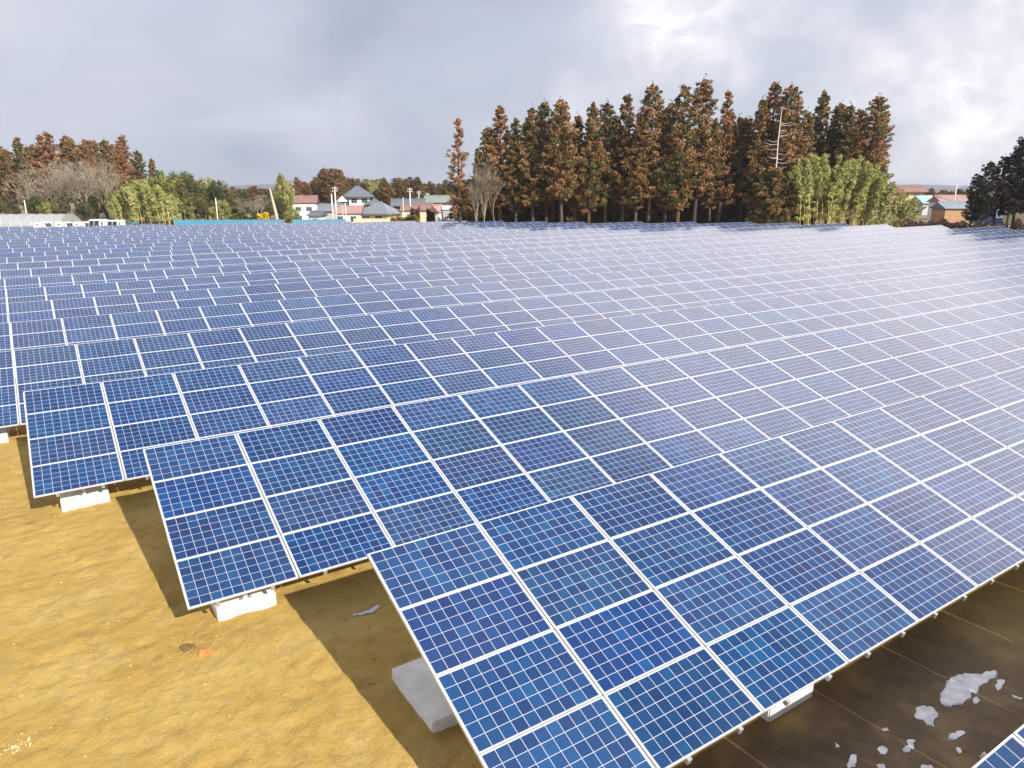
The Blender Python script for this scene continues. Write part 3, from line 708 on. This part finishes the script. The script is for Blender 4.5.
# --- bamboo grove
BAM = [bamboo(s, 11.5, ln) for s, ln in ((1, 1.2), (2, 2.1), (3, 1.6), (4, 2.5), (5, .8))]
nb_ = 0
for i in range(70):
    t = i/69; px = 797+t*111+PR.uniform(-3, 3); top = float(np.interp(px, [797, 808, 820, 833, 844, 856, 870, 880, 895, 910], [168, 158, 152, 158, 156, 163, 174, 180, 195, 203]))+PR.uniform(-2, 10)
    d = 119+PR.uniform(-3, 4)
    x, y, z = spot(px, d); H = zat(top, d)-z; s = H/11.3
    lab = 'pale green bamboo culm with feathery top, %s of the grove beside the cedars' % ('left third' if t < .33 else 'middle' if t < .66 else 'low right end')
    plant('bamboo', BAM[i % 5], (x, y, z), (max(s, .75), max(s, .75), s), FACE+PR.uniform(-.6, .6)-(0 if t > .25 else PI), lab, 'bamboo', 'bamboo culms, %s of the grove' % ('left third' if t < .33 else 'middle' if t < .66 else 'right end'), ('foliage', 'culm'))
for i, (px, top, d) in enumerate([(768, 170, 119), (776, 178, 120)]):
    tree_at('cedar_tree', CEDU[i], px, top, d, 12, .95, 'low brown-green cedar hiding the foot of the dead tree, %s one' % ('left' if i == 0 else 'right'), 'low cedars before the dead tree')
for i in range(26):
    t = i/25; px = 116+t*62+PR.uniform(-2, 2); x, y, z = spot(px, 158+PR.uniform(-3, 3)); H = zat(float(np.interp(px, [114, 130, 150, 165, 180], [200, 186, 178, 180, 192]))+PR.uniform(-2, 9), 158)-z; s = H/11.3
    plant('bamboo', BAM[i % 5], (x, y, z), (s*1.3, s*1.3, s), FACE+PI+PR.uniform(-.7, .7), 'bright yellow-green feathery bamboo left of the blue fence, %s half of its clump' % ('left' if t < .5 else 'right'), 'bamboo', 'bamboo culms left of the blue fence, %s half' % ('left' if t < .5 else 'right'), ('foliage', 'culm'))
# --- left hill: rusty cedars, bare trees, green broadleaves
LEFT = [(-6, 150), (6, 143), (18, 152), (31, 139), (44, 146), (53, 137), (63, 134), (77, 137), (90, 146), (107, 142), (120, 146), (133, 137), (146, 152), (158, 160), (84, 140), (98, 141), (70, 143), (114, 141), (38, 148), (12, 150), (127, 146)]
for i, (px, top) in enumerate(LEFT):
    tree_at('cedar_tree', (CEDR+CED[:3])[i % 5], px, top, 200+PR.uniform(-8, 8), 22, 1.15, 'rusty brown cedar on the wooded rise at the left, %s from the left' % ORD[i+1], 'cedars on the left rise')
for i, (px, top, d) in enumerate([(42, 152, 186), (60, 145, 184), (80, 142, 186), (100, 143, 188), (118, 147, 184), (30, 172, 180), (72, 164, 180), (92, 158, 181), (110, 162, 179), (52, 168, 181)]):
    tree_at('bare_tree', (BARE+BAREG)[i % 5], px, top, d, 12, 1.15, 'leafless pale tree with spreading boughs on the left rise, %s in its group' % ORD[i+1], 'bare trees on the left rise')
BROAD = [broad_tree(s, 9, 6.5, f) for s, f in ((1, M_GREEN), (2, M_GREEN), (3, M_OLIVE), (4, M_GREEN))]
BB = [(-4, 196, 2), (14, 200, 2), (38, 194, 2), (48, 200, 1), (62, 200, 2), (85, 200, 2), (100, 194, 2), (118, 190, 0), (132, 183, 1), (146, 178, 0), (160, 172, 3), (172, 168, 0), (184, 170, 1), (196, 172, 2), (208, 174, 3), (219, 178, 2), (230, 186, 2),
      (140, 198, 0), (156, 192, 3), (172, 190, 1), (190, 196, 0), (206, 196, 2), (222, 198, 3)]
for i, (px, top, k) in enumerate(BB):
    tree_at('broadleaf_tree', BROAD[k], px, top, (176 if i < 17 else 168)+PR.uniform(-4, 4), 9, 1.0 if top > 190 else .8,
            '%s leafy tree below the left rise, %s from the left in the %s line' % ('olive' if k == 2 else 'yellow-green', ORD[i+1] if i < 17 else ORD[i-16], 'back' if i < 17 else 'front'), 'leafy trees at the left')
tree_at('broadleaf_tree', BROAD[1], 286, 172, 168, 9, .55, 'upright green tree standing behind the blue fence near the leaning dead stem')
tree_at('broadleaf_tree', BROAD[2], 281, 196, 164, 9, .8, 'dark olive bush low against the gap in the blue fence')
tree_at('broadleaf_tree', BROAD[0], 293, 208, 160, 9, 1.2, 'small yellow-green bush behind the right part of the blue fence')
for i, (px, top) in enumerate([(248, 188), (262, 186), (240, 194), (258, 196)]):
    tree_at('bare_tree', (BARE+BAREG)[(i*2) % 5], px, top, 175+4*i, 12, 1.3, 'small leafless tree behind the blue fence, %s from the left' % ['second', 'rightmost', 'first', 'third'][i], 'bare trees behind the blue fence')
for i, px in enumerate(range(228, 284, 6)):
    tree_at('broadleaf_tree', BROAD[2], px, 201+PR.uniform(-3, 4), 200, 9, 1.3, 'low olive bush in the row between the blue fence and the far wood', 'low bushes beyond the blue fence')
# --- far tree line behind the village
for i in range(64):
    px = 298+i*2.5+PR.uniform(-2, 2); top = 182+PR.uniform(-5, 3)+(-10 if 322 < px < 345 else 0)+(3 if px > 420 else 0)
    kind = PR.choice((0, 1, 2, 2, 3, 3)); pair = [CEDR[0], CEDR[1], CED[0], BROAD[1] if 365 < px < 400 else CED[4]][kind]
    H0 = 9 if pair is BROAD[1] else 22
    tree_at('woodland_tree', pair, px, top, 285+PR.uniform(-20, 40), H0, 2.0 if H0 == 22 else .9, 'brown and green tree in the far wood behind the village houses', 'trees of the far wood behind the village')
for i, px in enumerate(range(222, 296, 4)):
    tree_at('woodland_tree', [CED[i % 6], BROAD[2], BAREG[0], CED[(i+3) % 6]][i % 4], px, 188+PR.uniform(-2, 3), 290+PR.uniform(-20, 20), (22, 9, 12, 22)[i % 4], (2.6, 1.4, 1.6, 2.6)[i % 4], 'hazy low tree in the far wood left of the village', 'far trees left of the village')
for i in range(26):
    px = 903+i*2.8+PR.uniform(-2, 2)
    tree_at('woodland_tree', PR.choice([CEDR[0], CED[1], CED[3], CEDR[1]]), px, 190.5+PR.uniform(-2, 3), 290+PR.uniform(-10, 60), 22, 3.2, 'low distant tree in the woodland strip behind the right-hand houses', 'distant trees behind the right-hand houses')
# --- dark trees at the right edge
DRK = [cedar_tree(s, 16, 3.6, .26, M_DARK, .85, .45, .3, .15) for s in (31, 32, 33)]
for i, (px, top, d) in enumerate([(968, 176, 104), (978, 164, 101), (990, 158, 104), (1003, 150, 101), (1010, 136, 106), (1022, 132, 101), (1034, 140, 103), (1046, 128, 100)]):
    tree_at('cedar_tree', DRK[i % 3], px, top, d, 16, .80, 'dark blackish cedar in the clump at the right edge, %s from the left' % ORD[i+1], 'dark cedars at the right edge')
# hedge and dry brush strips along the right side of the field
def brush_strip(name, px0, px1, d0, d1, h, m, label, cat, seed, n=2600, wid=1.6):
    rng = np.random.default_rng(seed); c = []
    for i in range(n):
        t = rng.uniform(); px = px0+(px1-px0)*t; x, y, z = spot(px, d0+(d1-d0)*t+rng.uniform(-wid, wid)); hh = h*(.7+.45*noise.noise(Vector((px*.11, seed, 0))))
        c.append((x, y, z+rng.uniform(0, 1)**.8*hh))
    v, tn = cards(np.array(c), rng.uniform(.2, .42, n), rng.uniform(.1, .95, n), rng)
    return tag(link(name, leaf_mesh(name, v, tn, m)), label, cat)
M_DRY = leaf_mat('dry_brush', [(0., (.12, .07, .05)), (.5, (.24, .15, .11)), (1., (.33, .23, .17))])
M_DRYD = leaf_mat('dark_brush', [(0., (.03, .025, .02)), (.5, (.07, .045, .035)), (1., (.15, .09, .07))])
brush_strip('dry_bramble', 900, 962, 112, 105, 2.6, M_DRY, 'reddish brown dry bramble bank right of the bamboo grove', 'bramble', 3, 4200, 3)
brush_strip('dark_bramble', 930, 1040, 102, 97, 2.7, M_DRYD, 'dark low undergrowth below the dark cedars at the right edge', 'undergrowth', 4, 4200, 2)
brush_strip('yellow_hedge', 391, 420, 150, 150, 2.9, M_HEDGE, 'yellow-orange clipped hedge right of the cream wall', 'hedge', 5, 2600, .8)
brush_strip('yellow_bush', 258, 269, 163, 163, 3.6, leaf_mat('bright_yellow_bush', [(0., (.45, .32, .02)), (1., (.7, .52, .04))]), 'bright yellow bush behind the blue fence', 'bush', 6, 1200, .8)
brush_strip('low_hedge', 231, 258, 170, 168, 3.4, leaf_mat('hedge_green', [(0., (.05, .08, .02)), (1., (.16, .17, .05))]), 'low green hedge left of the bright yellow bush', 'hedge', 7, 2200, .8)
brush_strip('round_shrub', 411, 420, 152, 152, 5.2, leaf_mat('brown_shrub', [(0., (.09, .05, .03)), (1., (.20, .12, .06))]), 'round brown shrub before the red-roofed house, left one of two', 'shrub', 8, 900, 1.0)
brush_strip('round_shrub', 427, 435, 152, 152, 5.0, leaf_mat('darkbrown_shrub', [(0., (.06, .035, .03)), (1., (.15, .08, .05))]), 'round dark brown shrub beside the white gable, right one of two', 'shrub', 9, 900, 1.0)

# ------------------------------------------------------------------ buildings
def roof_mat(name, col, rough=.5):
    m, n, l, p = newmat(name); p.inputs['Roughness'].default_value = rough
    t = n.new('ShaderNodeTexCoord'); wv = n.new('ShaderNodeTexWave'); wv.inputs['Scale'].default_value = 2.2; wv.inputs['Distortion'].default_value = .2; l.new(t.outputs['Object'], wv.inputs[0])
    z = n.new('ShaderNodeTexNoise'); z.inputs['Scale'].default_value = 1.2; z.inputs['Detail'].default_value = 5; l.new(t.outputs['Object'], z.inputs[0])
    a = n.new('ShaderNodeMath'); a.operation = 'MULTIPLY_ADD'; l.new(wv.outputs[1], a.inputs[0]); a.inputs[1].default_value = .18; a.inputs[2].default_value = .6
    b = n.new('ShaderNodeMath'); b.operation = 'MULTIPLY_ADD'; l.new(z.outputs[0], b.inputs[0]); b.inputs[1].default_value = .6; l.new(a.outputs[0], b.inputs[2])
    hv = n.new('ShaderNodeHueSaturation'); hv.inputs['Color'].default_value = (*col, 1); l.new(b.outputs[0], hv.inputs['Value']); l.new(hv.outputs[0], p.inputs['Base Color'])
    bp = n.new('ShaderNodeBump'); bp.inputs['Distance'].default_value = .05; l.new(wv.outputs[1], bp.inputs['Height']); l.new(bp.outputs[0], p.inputs['Normal'])
    return m
RF = dict(slate=roof_mat('slate_tiles', (.16, .19, .23)), grey=roof_mat('grey_tiles', (.24, .27, .31)), red=roof_mat('faded_red_roof', (.34, .19, .17)), pink=roof_mat('pinkish_roof', (.50, .30, .28)),
          green=roof_mat('pale_green_roof', (.30, .36, .32)), cyan=roof_mat('pale_cyan_roof', (.42, .56, .60)), maroon=roof_mat('maroon_roof', (.28, .09, .10)), blue=roof_mat('bluegrey_roof', (.30, .36, .43)), white=roof_mat('white_roof', (.72, .72, .74)))
WL = dict(white=mat('white_render', (.74, .73, .70), .85, scale=1), cream=mat('cream_render', (.66, .58, .40), .85, scale=1), tan=mat('tan_boards', (.42, .25, .14), .85, scale=2, var=.2),
          brick=mat('brownish_brick', (.38, .24, .19), .9, scale=3, var=.25), grey=mat('grey_boards', (.42, .42, .44), .8, scale=2), yellow=mat('yellow_render', (.62, .48, .20), .85, scale=1), dark=mat('dark_timber', (.08, .06, .05), .8, scale=2), blue=mat('blue_sheets', (.10, .20, .50), .6))
M_PANE = mat('window_pane', (.05, .07, .09), .08, var=.1); M_WF = mat('window_frame', (.62, .62, .62), .5)
def building(name, px, d, w_, dp, wall_h, roof_h, roof, wall, label, cat='house', hip=False, turn=0., over=.6, wins=(), base=0., z0=None, door=None, cap=True):
    """front wall on the -y side, ridge along x"""
    x, y, z = spot(px, d); t = empty(name, (x, y, (z if z0 is None else z0)+base), FACE+turn, label, cat)
    a, b = w_/2, dp/2
    m = MB(); m.box(-a, a, -b, b, -.8, wall_h)
    if not hip: m.add([(-a, -b, wall_h), (-a, b, wall_h), (-a, 0, wall_h+roof_h*.93), (a, -b, wall_h), (a, b, wall_h), (a, 0, wall_h+roof_h*.93)], [(0, 2, 1), (3, 4, 5), (0, 3, 5, 2), (1, 2, 5, 4)])
    m.build('wall', WL[wall], t)
    r = MB(); A, B = a+over, b+over; th = .16; zz = wall_h-roof_h*over/b*.6+.05; rx = (A if not hip else max(.3, A-B*.85))
    lo = [(-A, -B, zz), (A, -B, zz), (A, B, zz), (-A, B, zz), (-rx, 0, wall_h+roof_h), (rx, 0, wall_h+roof_h)]
    up = [(p[0], p[1], p[2]+th) for p in lo]
    r.add(lo+up, [(6, 7, 11, 10), (8, 9, 10, 11), (7, 8, 11), (9, 6, 10), (1, 0, 4, 5), (3, 2, 5, 4), (2, 1, 5), (0, 3, 4), (0, 1, 7, 6), (1, 2, 8, 7), (2, 3, 9, 8), (3, 0, 6, 9)])
    ro = r.build('roof', RF[roof], t)
    if cap:
        rc = MB(); rc.box(-rx-.05, rx+.05, -.16, .16, wall_h+roof_h+.05, wall_h+roof_h+.38); rc.build('ridge_cap', RF[roof], ro)
    for (wx, wz, ww, wh) in wins:
        f_ = MB(); f_.box(wx-ww/2-.07, wx+ww/2+.07, -b-.07, -b-.002, wz-.07, wz); f_.box(wx-ww/2-.07, wx+ww/2+.07, -b-.07, -b-.002, wz+wh, wz+wh+.07)
        f_.box(wx-ww/2-.07, wx-ww/2, -b-.07, -b-.002, wz, wz+wh); f_.box(wx+ww/2, wx+ww/2+.07, -b-.07, -b-.002, wz, wz+wh); f_.box(wx-.03, wx+.03, -b-.06, -b-.002, wz, wz+wh)
        fo = f_.build('window', M_WF, t); p_ = MB(); p_.box(wx-ww/2, wx+ww/2, -b-.03, -b+.01, wz, wz+wh); p_.build('pane', M_PANE, fo)
    if door:
        dm = MB(); dm.box(door-.5, door+.5, -b-.04, -b-.002, 0, 2.0); dm.build('door', WL['dark'], t)
    return t
def z_of(py, d): return zat(py, d)
D1 = 172
building('house', 306, 178, 5.4, 5, 4.7, 1.3, 'red', 'white', 'white two-storey house with faded red roof right of the green tree', turn=.15, over=.4, wins=((-1.3, 2.8, 1.2, .9), (1.2, 2.8, 1.2, .9), (-1.2, .7, 1.2, 1.)), door=1.5)
building('garage', 318, 160, 2.4, 3, 2.2, .7, 'slate', 'white', 'small white outbuilding with dark roof behind the blue fence', turn=-.2, over=.4, wins=((.2, .9, .9, .7),))
hb = building('house', 359, 205, 5.6, 5.5, 6.1, 2.1, 'slate', 'white', 'large two-storey house with dark tiled roof above the village', hip=True, turn=.35, over=1.2, wins=((-1.5, 4.0, 1.5, 1.2), (1.3, 4.0, 1.5, 1.2)))
for sx, sy in ((-4.3, .5), (3.6, -1.6)):   # lower tiled wings of the same house
    m = MB(); m.box(sx-1.7, sx+1.7, sy-2.0, sy+2.0, -.8, 3.7); m.build('wing', WL['dark'], hb)
    r = MB(); r.add([(sx-2.6, sy-2.9, 3.6), (sx+2.6, sy-2.9, 3.6), (sx+2.6, sy+2.9, 3.6), (sx-2.6, sy+2.9, 3.6), (sx-.8, sy, 5.3), (sx+.8, sy, 5.3)], [(0, 1, 5, 4), (2, 3, 4, 5), (1, 2, 5), (3, 0, 4), (3, 2, 1, 0)]); r.build('wing_roof', RF['slate'], hb)
building('house', 333, 176, 5.0, 5, 2.9, 1.2, 'grey', 'grey', 'low grey house between the white house and the red-roofed one', turn=.1)
building('house', 350, 163, 5.2, 4.2, 2.7, 1.2, 'pink', 'white', 'low white house with pinkish red roof before the large tiled house', turn=.0, over=.45, wins=((-1.6, .9, 1.2, 1.1), (1.3, .9, 1.2, 1.1)), door=0.)
building('house', 380, 166, 6.6, 6.5, 2.6, 2.1, 'grey', 'cream', 'cream single-storey house with broad grey roof behind the cream wall', hip=True, turn=-.25, over=.8, wins=((-1.8, .8, 1.6, 1.2), (1.2, .8, 1.6, 1.2)))
building('house', 409, 185, 7.2, 5, 3.8, 1.3, 'slate', 'dark', 'long dark house with slate roof left of the brown house', turn=.1, over=.7, wins=((-2, 1.3, 1.4, 1.2), (1, 1.3, 1.4, 1.2)))
building('house', 418, 170, 6.6, 5, 3.0, 1.2, 'red', 'cream', 'low cream house with faded red roof behind the round shrubs', turn=.0, over=.4, wins=((-1.5, 1, 1.2, 1.1),))
building('house', 438, 160, 3.6, 2.6, 2.8, 1.2, 'pink', 'white', 'white gabled house with pinkish roof at the right of the village', turn=R(90)-.45, over=.3)
building('house', 438, 192, 5.8, 5, 4.4, 1.4, 'green', 'brick', 'brown house with pale green roof at the back right of the village', turn=-.2, over=.5, wins=((-1.3, 2.5, 1.2, 1.1), (1.3, 2.5, 1.2, 1.1)))
building('shed', 450.5, 160, 2.9, 3, 3.2, .5, 'white', 'grey', 'pale blue-white shed beside the leftmost cedars', 'shed', over=.2)
building('house', 906, 260, 7.6, 7, 6.4, 1.5, 'red', 'yellow', 'yellow house with red roof rising behind the bamboo', turn=-.1, over=1.1, wins=((-2, 4.4, 1.5, 1.2), (1.5, 4.4, 1.5, 1.2)))
building('house', 894, 252, 3.6, 4, 5.9, 1.8, 'maroon', 'brick', 'maroon-roofed annex left of the yellow house', turn=-.1, hip=True)
building('house', 921, 205, 4.0, 5, 3.3, 1.6, 'cyan', 'grey', 'low house with pale cyan roof right of the bamboo tips', turn=.2, over=.6)
building('shed', 948.5, 150, 5.2, 4.5, 2.9, 1.0, 'blue', 'tan', 'tan boarded shed with blue-grey roof left of the dark cedars', 'shed', turn=.05, over=.4)
building('house', 946, 168, 6.2, 5, 3.9, 1.2, 'pink', 'white', 'house with pink roof just behind the tan shed', turn=0., over=.4)
building('house', 1002, 150, 10., 6, 3.4, 1.6, 'red', 'blue', 'blue-walled house with red roof glimpsed behind the dark cedars', turn=.1, wins=((-3, 1.2, 2, 1.4), (2, 1.2, 2, 1.4)))
building('house', 1030, 140, 7., 6, 3.6, 1.6, 'maroon', 'cream', 'cream house with maroon roof at the far right behind the dark cedars', turn=.1)
# cream garden wall
x, y, z = spot(372, 140); m = MB(); m.box(-3.4, 3.4, -.09, .09, -.3, 2.05); m.box(-3.45, 3.45, -.14, .14, 2.053, 2.13)
tag(m.build('garden_wall', WL['cream'], loc=(x, y, z), rot=(0, 0, FACE)), 'long plain cream wall at the edge of the village', 'wall')

# blue sheet fences
M_BLUE = mat('blue_sheeting', (.085, .31, .47), .5, var=.10, scale=1.5)
def sheet_fence(px0, d0, px1, d1, h, label):
    a = Vector(spot(px0, d0)); b = Vector(spot(px1, d1)); v = (b-a); L_ = v.length; ang = math.atan2(v.y, v.x)
    t = empty('sheet_fence', a, ang, label, 'fence'); n = int(L_/2.0); sl = (b.z-a.z)/L_
    s_ = MB()
    k = 0; xx = 0.
    top, bot = [], []
    while xx <= L_:
        s_.v += [(xx, .03*(1 if k % 2 else -1), xx*sl+.05), (xx, .03*(1 if k % 2 else -1), xx*sl+h)]; xx += .22; k += 1
    s_.f = [(2*i, 2*i+2, 2*i+3, 2*i+1) for i in range(k-1)]; s_.m = [0]*len(s_.f)
    s_.build('sheeting', M_BLUE, t)
    for i in range(n+1):
        p_ = MB(); p_.tube([(i*L_/n, .09, i*L_/n*sl-.3), (i*L_/n, .09, i*L_/n*sl+h-.1)], [.03, .03], 6); p_.build('post', M_GALV, t)
sheet_fence(175, 141, 284, 138, 2.15, 'long bright blue sheet fence, left stretch before the leafy trees')
sheet_fence(293, 138, 346, 138, 2.1, 'bright blue sheet fence, right stretch before the houses')

# greenhouse
def greenhouse():
    x, y, z = spot(22, 154); t = empty('greenhouse', (x, y, z), FACE+.05, 'long pale polytunnel greenhouse at the left edge behind the vans', 'greenhouse')
    w2, h, L_ = 4.0, 3.0, 26.; m = MB(); n = 12; fr = MB()
    def arch(yy, sc=1.): return [(None, -math.cos(PI*j/n)*w2*sc, max(0, math.sin(PI*j/n))**.8*h*sc) for j in range(n+1)]
    xs = [-18+i*2.0 for i in range(15)]
    for i, xx in enumerate(xs):
        for (_, yy, zz_) in arch(0, 1): m.v.append((xx, yy, zz_))
    for i in range(len(xs)-1):
        for j in range(n): q = i*(n+1)+j; m.f.append((q, q+1, q+n+2, q+n+1)); m.m.append(0)
    m.f += [tuple(range(n+1)), tuple(reversed([(len(xs)-1)*(n+1)+j for j in range(n+1)]))]; m.m += [0, 0]
    m.build('film', mat('greenhouse_film', (.36, .38, .385), .35, var=.12, scale=.6), t, False)
    for i, xx in enumerate(xs):
        a_ = MB(); a_.tube([(xx, yy*1.01, zz_*1.01+.02) for (_, yy, zz_) in arch(0)], [.035]*(n+1), 5); a_.build('hoop', M_GALV, t)
greenhouse()

# vans and trucks parked behind the field
M_VAN = mat('white_paint', (.80, .80, .80), .35, var=.03); M_GLASS = mat('dark_glass', (.03, .035, .045), .08, var=.05); M_TYRE = mat('tyre_rubber', (.03, .03, .03), .9); M_LAMP = mat('lamp_lens', (.5, .1, .08), .25); M_RIM = mat('wheel_rim', (.5, .5, .52), .35, .6)
M_CLAMP = mat('head_lens', (.75, .75, .72), .15)
def van_body(w_, l_, h, m, nose=.55, hood=.45):
    """side profile swept across the width; faces -y"""
    prof = [(-l_/2, .35), (-l_/2-.05, .85), (-l_/2+.12, 1.0+h*.05), (-l_/2+nose, h-.12), (-l_/2+nose+.3, h), (l_/2-.15, h), (l_/2, h-.15), (l_/2+.02, .5), (l_/2-.05, .32)]
    mb = MB(); n = len(prof); secs = [(-w_/2, .93, -.0), (-w_/2+.07, 1., 0), (w_/2-.07, 1., 0), (w_/2, .93, 0)]
    for (xx, s_, _) in secs:
        for (yy, zz_) in prof:
            k = .90 if zz_ > 1.1 else 1.
            mb.v.append((xx*k, yy*s_, .35+(zz_-.35)*(s_*.02+.98)))
    for i in range(3):
        for j in range(n): q = i*n+j; q2 = i*n+(j+1) % n; mb.f.append((q, q+n, q2+n, q2)); mb.m.append(0)
    mb.f += [tuple(range(n)), tuple(reversed(range(3*n, 4*n)))]; mb.m += [0, 0]
    return mb.mesh('body', m, False)
def make_van(name, px, d, w_, l_, h, turn, label, m=M_VAN, cat='van'):
    x, y, z = spot(px, d); t = empty(name, (x, y, z), FACE+turn, label, cat)
    link('body', van_body(w_, l_, h, m), t)
    ws = MB(); a = math.atan2(h-.12-1.05, .43)
    # windscreen slab lying on the sloped front
    y0, z0_, y1, z1_ = -l_/2+.12, 1.0+h*.05+.05, -l_/2+.55, h-.18
    for xx0, xx1 in ((-w_*.40, -w_*.02), (w_*.02, w_*.40)):
        ws.add([(xx0, y0-.02, z0_), (xx1, y0-.02, z0_), (xx1*.93, y1-.04, z1_), (xx0*.93, y1-.04, z1_), (xx0, y0+.05, z0_), (xx1, y0+.05, z0_), (xx1*.93, y1+.05, z1_), (xx0*.93, y1+.05, z1_)], [(0, 1, 2, 3), (0, 4, 5, 1), (2, 6, 7, 3), (1, 5, 6, 2), (0, 3, 7, 4)])
    ws.build('windscreen', M_GLASS, t)
    for sx in (-1, 1):
        for yy0, yy1 in ((-l_/2+.85, -l_/2+1.35), (.25, .85)):
            g = MB(); xx = sx*w_/2*.905; g.box(min(xx, xx+sx*.02), max(xx, xx+sx*.02), yy0, yy1, 1.2, h-.42); g.build('side_window', M_GLASS, t)
        for yy in (-l_/2+.65, l_/2-.65):
            wv_ = MB(); wv_.tube([(sx*(w_/2-.17), yy, .31), (sx*(w_/2+.01), yy, .31)], [.31, .31], 14); wo = wv_.build('wheel', M_TYRE, t)
            rm = MB(); rm.tube([(sx*(w_/2+.012), yy, .31), (sx*(w_/2+.03), yy, .31)], [.19, .17], 12); rm.build('rim', M_RIM, wo)
        hl = MB(); hl.box(sx*w_*.36-.14, sx*w_*.36+.14, -l_/2-.07, -l_/2-.03, .68, .86); hl.build('headlight', M_CLAMP, t)
    bmp = MB(); bmp.box(-w_/2+.02, w_/2-.02, -l_/2-.12, -l_/2-.02, .32, .52); bmp.build('bumper', mat('grey_plastic', (.2, .2, .2), .6), t)
    return t
make_van('parked_van', 43.5, 140, 1.5, 3.3, 2.0, R(72), 'white van with two dark windows in front of the greenhouse, leftmost in the line')
make_van('parked_van', 65, 140, 1.5, 3.5, 2.0, R(68), 'long white van seen side-on in the line, second from the left')
make_van('parked_van', 83, 140, 1.5, 3.4, 2.0, R(70), 'white van side-on at the tip of the greenhouse, third from the left')
make_van('parked_van', 99, 140, 2.3, 3.8, 2.4, .05, 'tall white van seen head-on, fourth from the left in the line')
make_van('parked_van', 116.5, 140, 2.2, 3.8, 2.25, .1, 'boxy white van at the right end of the line of vans')
make_van('parked_car', 133, 144, 1.7, 3.3, 1.7, R(60), 'teal car parked right of the white vans beneath the green trees', mat('teal_paint', (.05, .20, .20), .3, var=.03), 'car')
make_van('parked_truck', 139, 138, 1.4, 2.2, 1.3, R(80), 'small pale yellow vehicle in front of the teal car', mat('yellow_paint', (.62, .58, .30), .4, var=.05), 'truck')

# poles
M_POLE = mat('concrete_pole', (.66, .65, .62), .8, var=.08)
def pole(px, top, d, r, label, arms=True, wood=None, name='utility_pole', turn=.3):
    x, y, z = spot(px, d); H = zat(top, d)-z; t = empty(name, (x, y, z), FACE+turn, label, 'pole', None)
    m = MB(); m.tube([(0, 0, -.5), (0, 0, H)], [r, r*.7], 10); m.build('shaft', wood or M_POLE, t, True)
    if arms:
        for k, hh in enumerate((.96, .9)):
            a = MB(); a.box(-.55, .55, -.05-r, .0-r, H*hh-.05, H*hh+.05); ar = a.build('crossarm', M_GALV, t)
            for xx in (-.5, 0.25, .5):
                i_ = MB(); i_.tube([(xx, -r-.02, H*hh+.05), (xx, -r-.02, H*hh+.25)], [.05, .03], 6); i_.build('insulator', M_VAN, ar)
pole(218.5, 198, 146, .13, 'white pole in front of the blue fence, left of the village', False, name='marker_pole')
pole(228, 206, 166, .13, 'short pale pole behind the blue fence near the brown-green trees', False, name='marker_pole')
pole(28, 200, 165, .15, 'slim white pole rising over the greenhouse', False, name='marker_pole')
pole(333.5, 194, 147, .16, 'pale utility pole before the village, shorter one of the close pair', False)
pole(337, 187, 150, .17, 'taller pale utility pole of the close pair beside the red-roofed house')
pole(411, 188, 158, .17, 'utility pole between the long dark house and the far wood')
pole(404, 197, 157, .10, 'thin pale pole left of the utility pole in the village', False, name='marker_pole')
pole(419.5, 191, 200, .15, 'distant utility pole behind the village houses')
pole(428, 193, 215, .15, 'most distant utility pole, over the pale green roof')
pole(951, 184, 165, .17, 'white utility pole over the pink roof at the right')
pole(346.5, 203, 149, .12, 'short white post at the end of the blue fence', False, name='marker_pole')
# leaning dead stem by the fence
x, y, z = spot(277, 153); H = zat(188, 153)-z; t = empty('dead_tree', (x, y, z), FACE, 'thick pale dead trunk leaning left, standing behind the blue fence', 'tree')
m = MB(); m.tube([(.25, 0, -.4), (.0, 0, H*.35), (-.55, 0, H*.75), (-.85, 0, H)], [.42, .34, .24, .15], 9); m.build('trunk', mat('dead_trunk', (.50, .43, .33), .85, var=.2), t, True)
# white pointed canopy
x, y, z = spot(343.5, 156); H = zat(196, 156)-z; t = empty('garden_canopy', (x, y, z), FACE, 'small white pointed canopy on a pole above the red-roofed house', 'canopy')
m = MB(); m.tube([(0, 0, -.3), (0, 0, H-.3)], [.08, .06], 8); m.build('pole', M_POLE, t)
m = MB(); m.tube([(0, 0, H-1.1), (0, 0, H-1.0), (0, 0, H-.45), (0, 0, H)], [1.15, 1.12, .5, .05], 14); m.build('canopy', M_VAN, t, False)

# ------------------------------------------------------------------ winter air
def haze():
    m = bpy.data.materials.new('winter_air'); m.use_nodes = True; n = m.node_tree.nodes; l = m.node_tree.links
    n.remove(n['Principled BSDF']); v = n.new('ShaderNodeVolumePrincipled'); v.inputs['Color'].default_value = (.80, .87, 1., 1)
    v.inputs['Density'].default_value = .00017; v.inputs['Anisotropy'].default_value = .2
    l.new(v.outputs[0], n['Material Output'].inputs['Volume'])
    mb = MB(); mb.box(-9300, 9300, -3300, 9300, -60, 50)
    tag(mb.build('haze', m), kind='stuff')
haze()
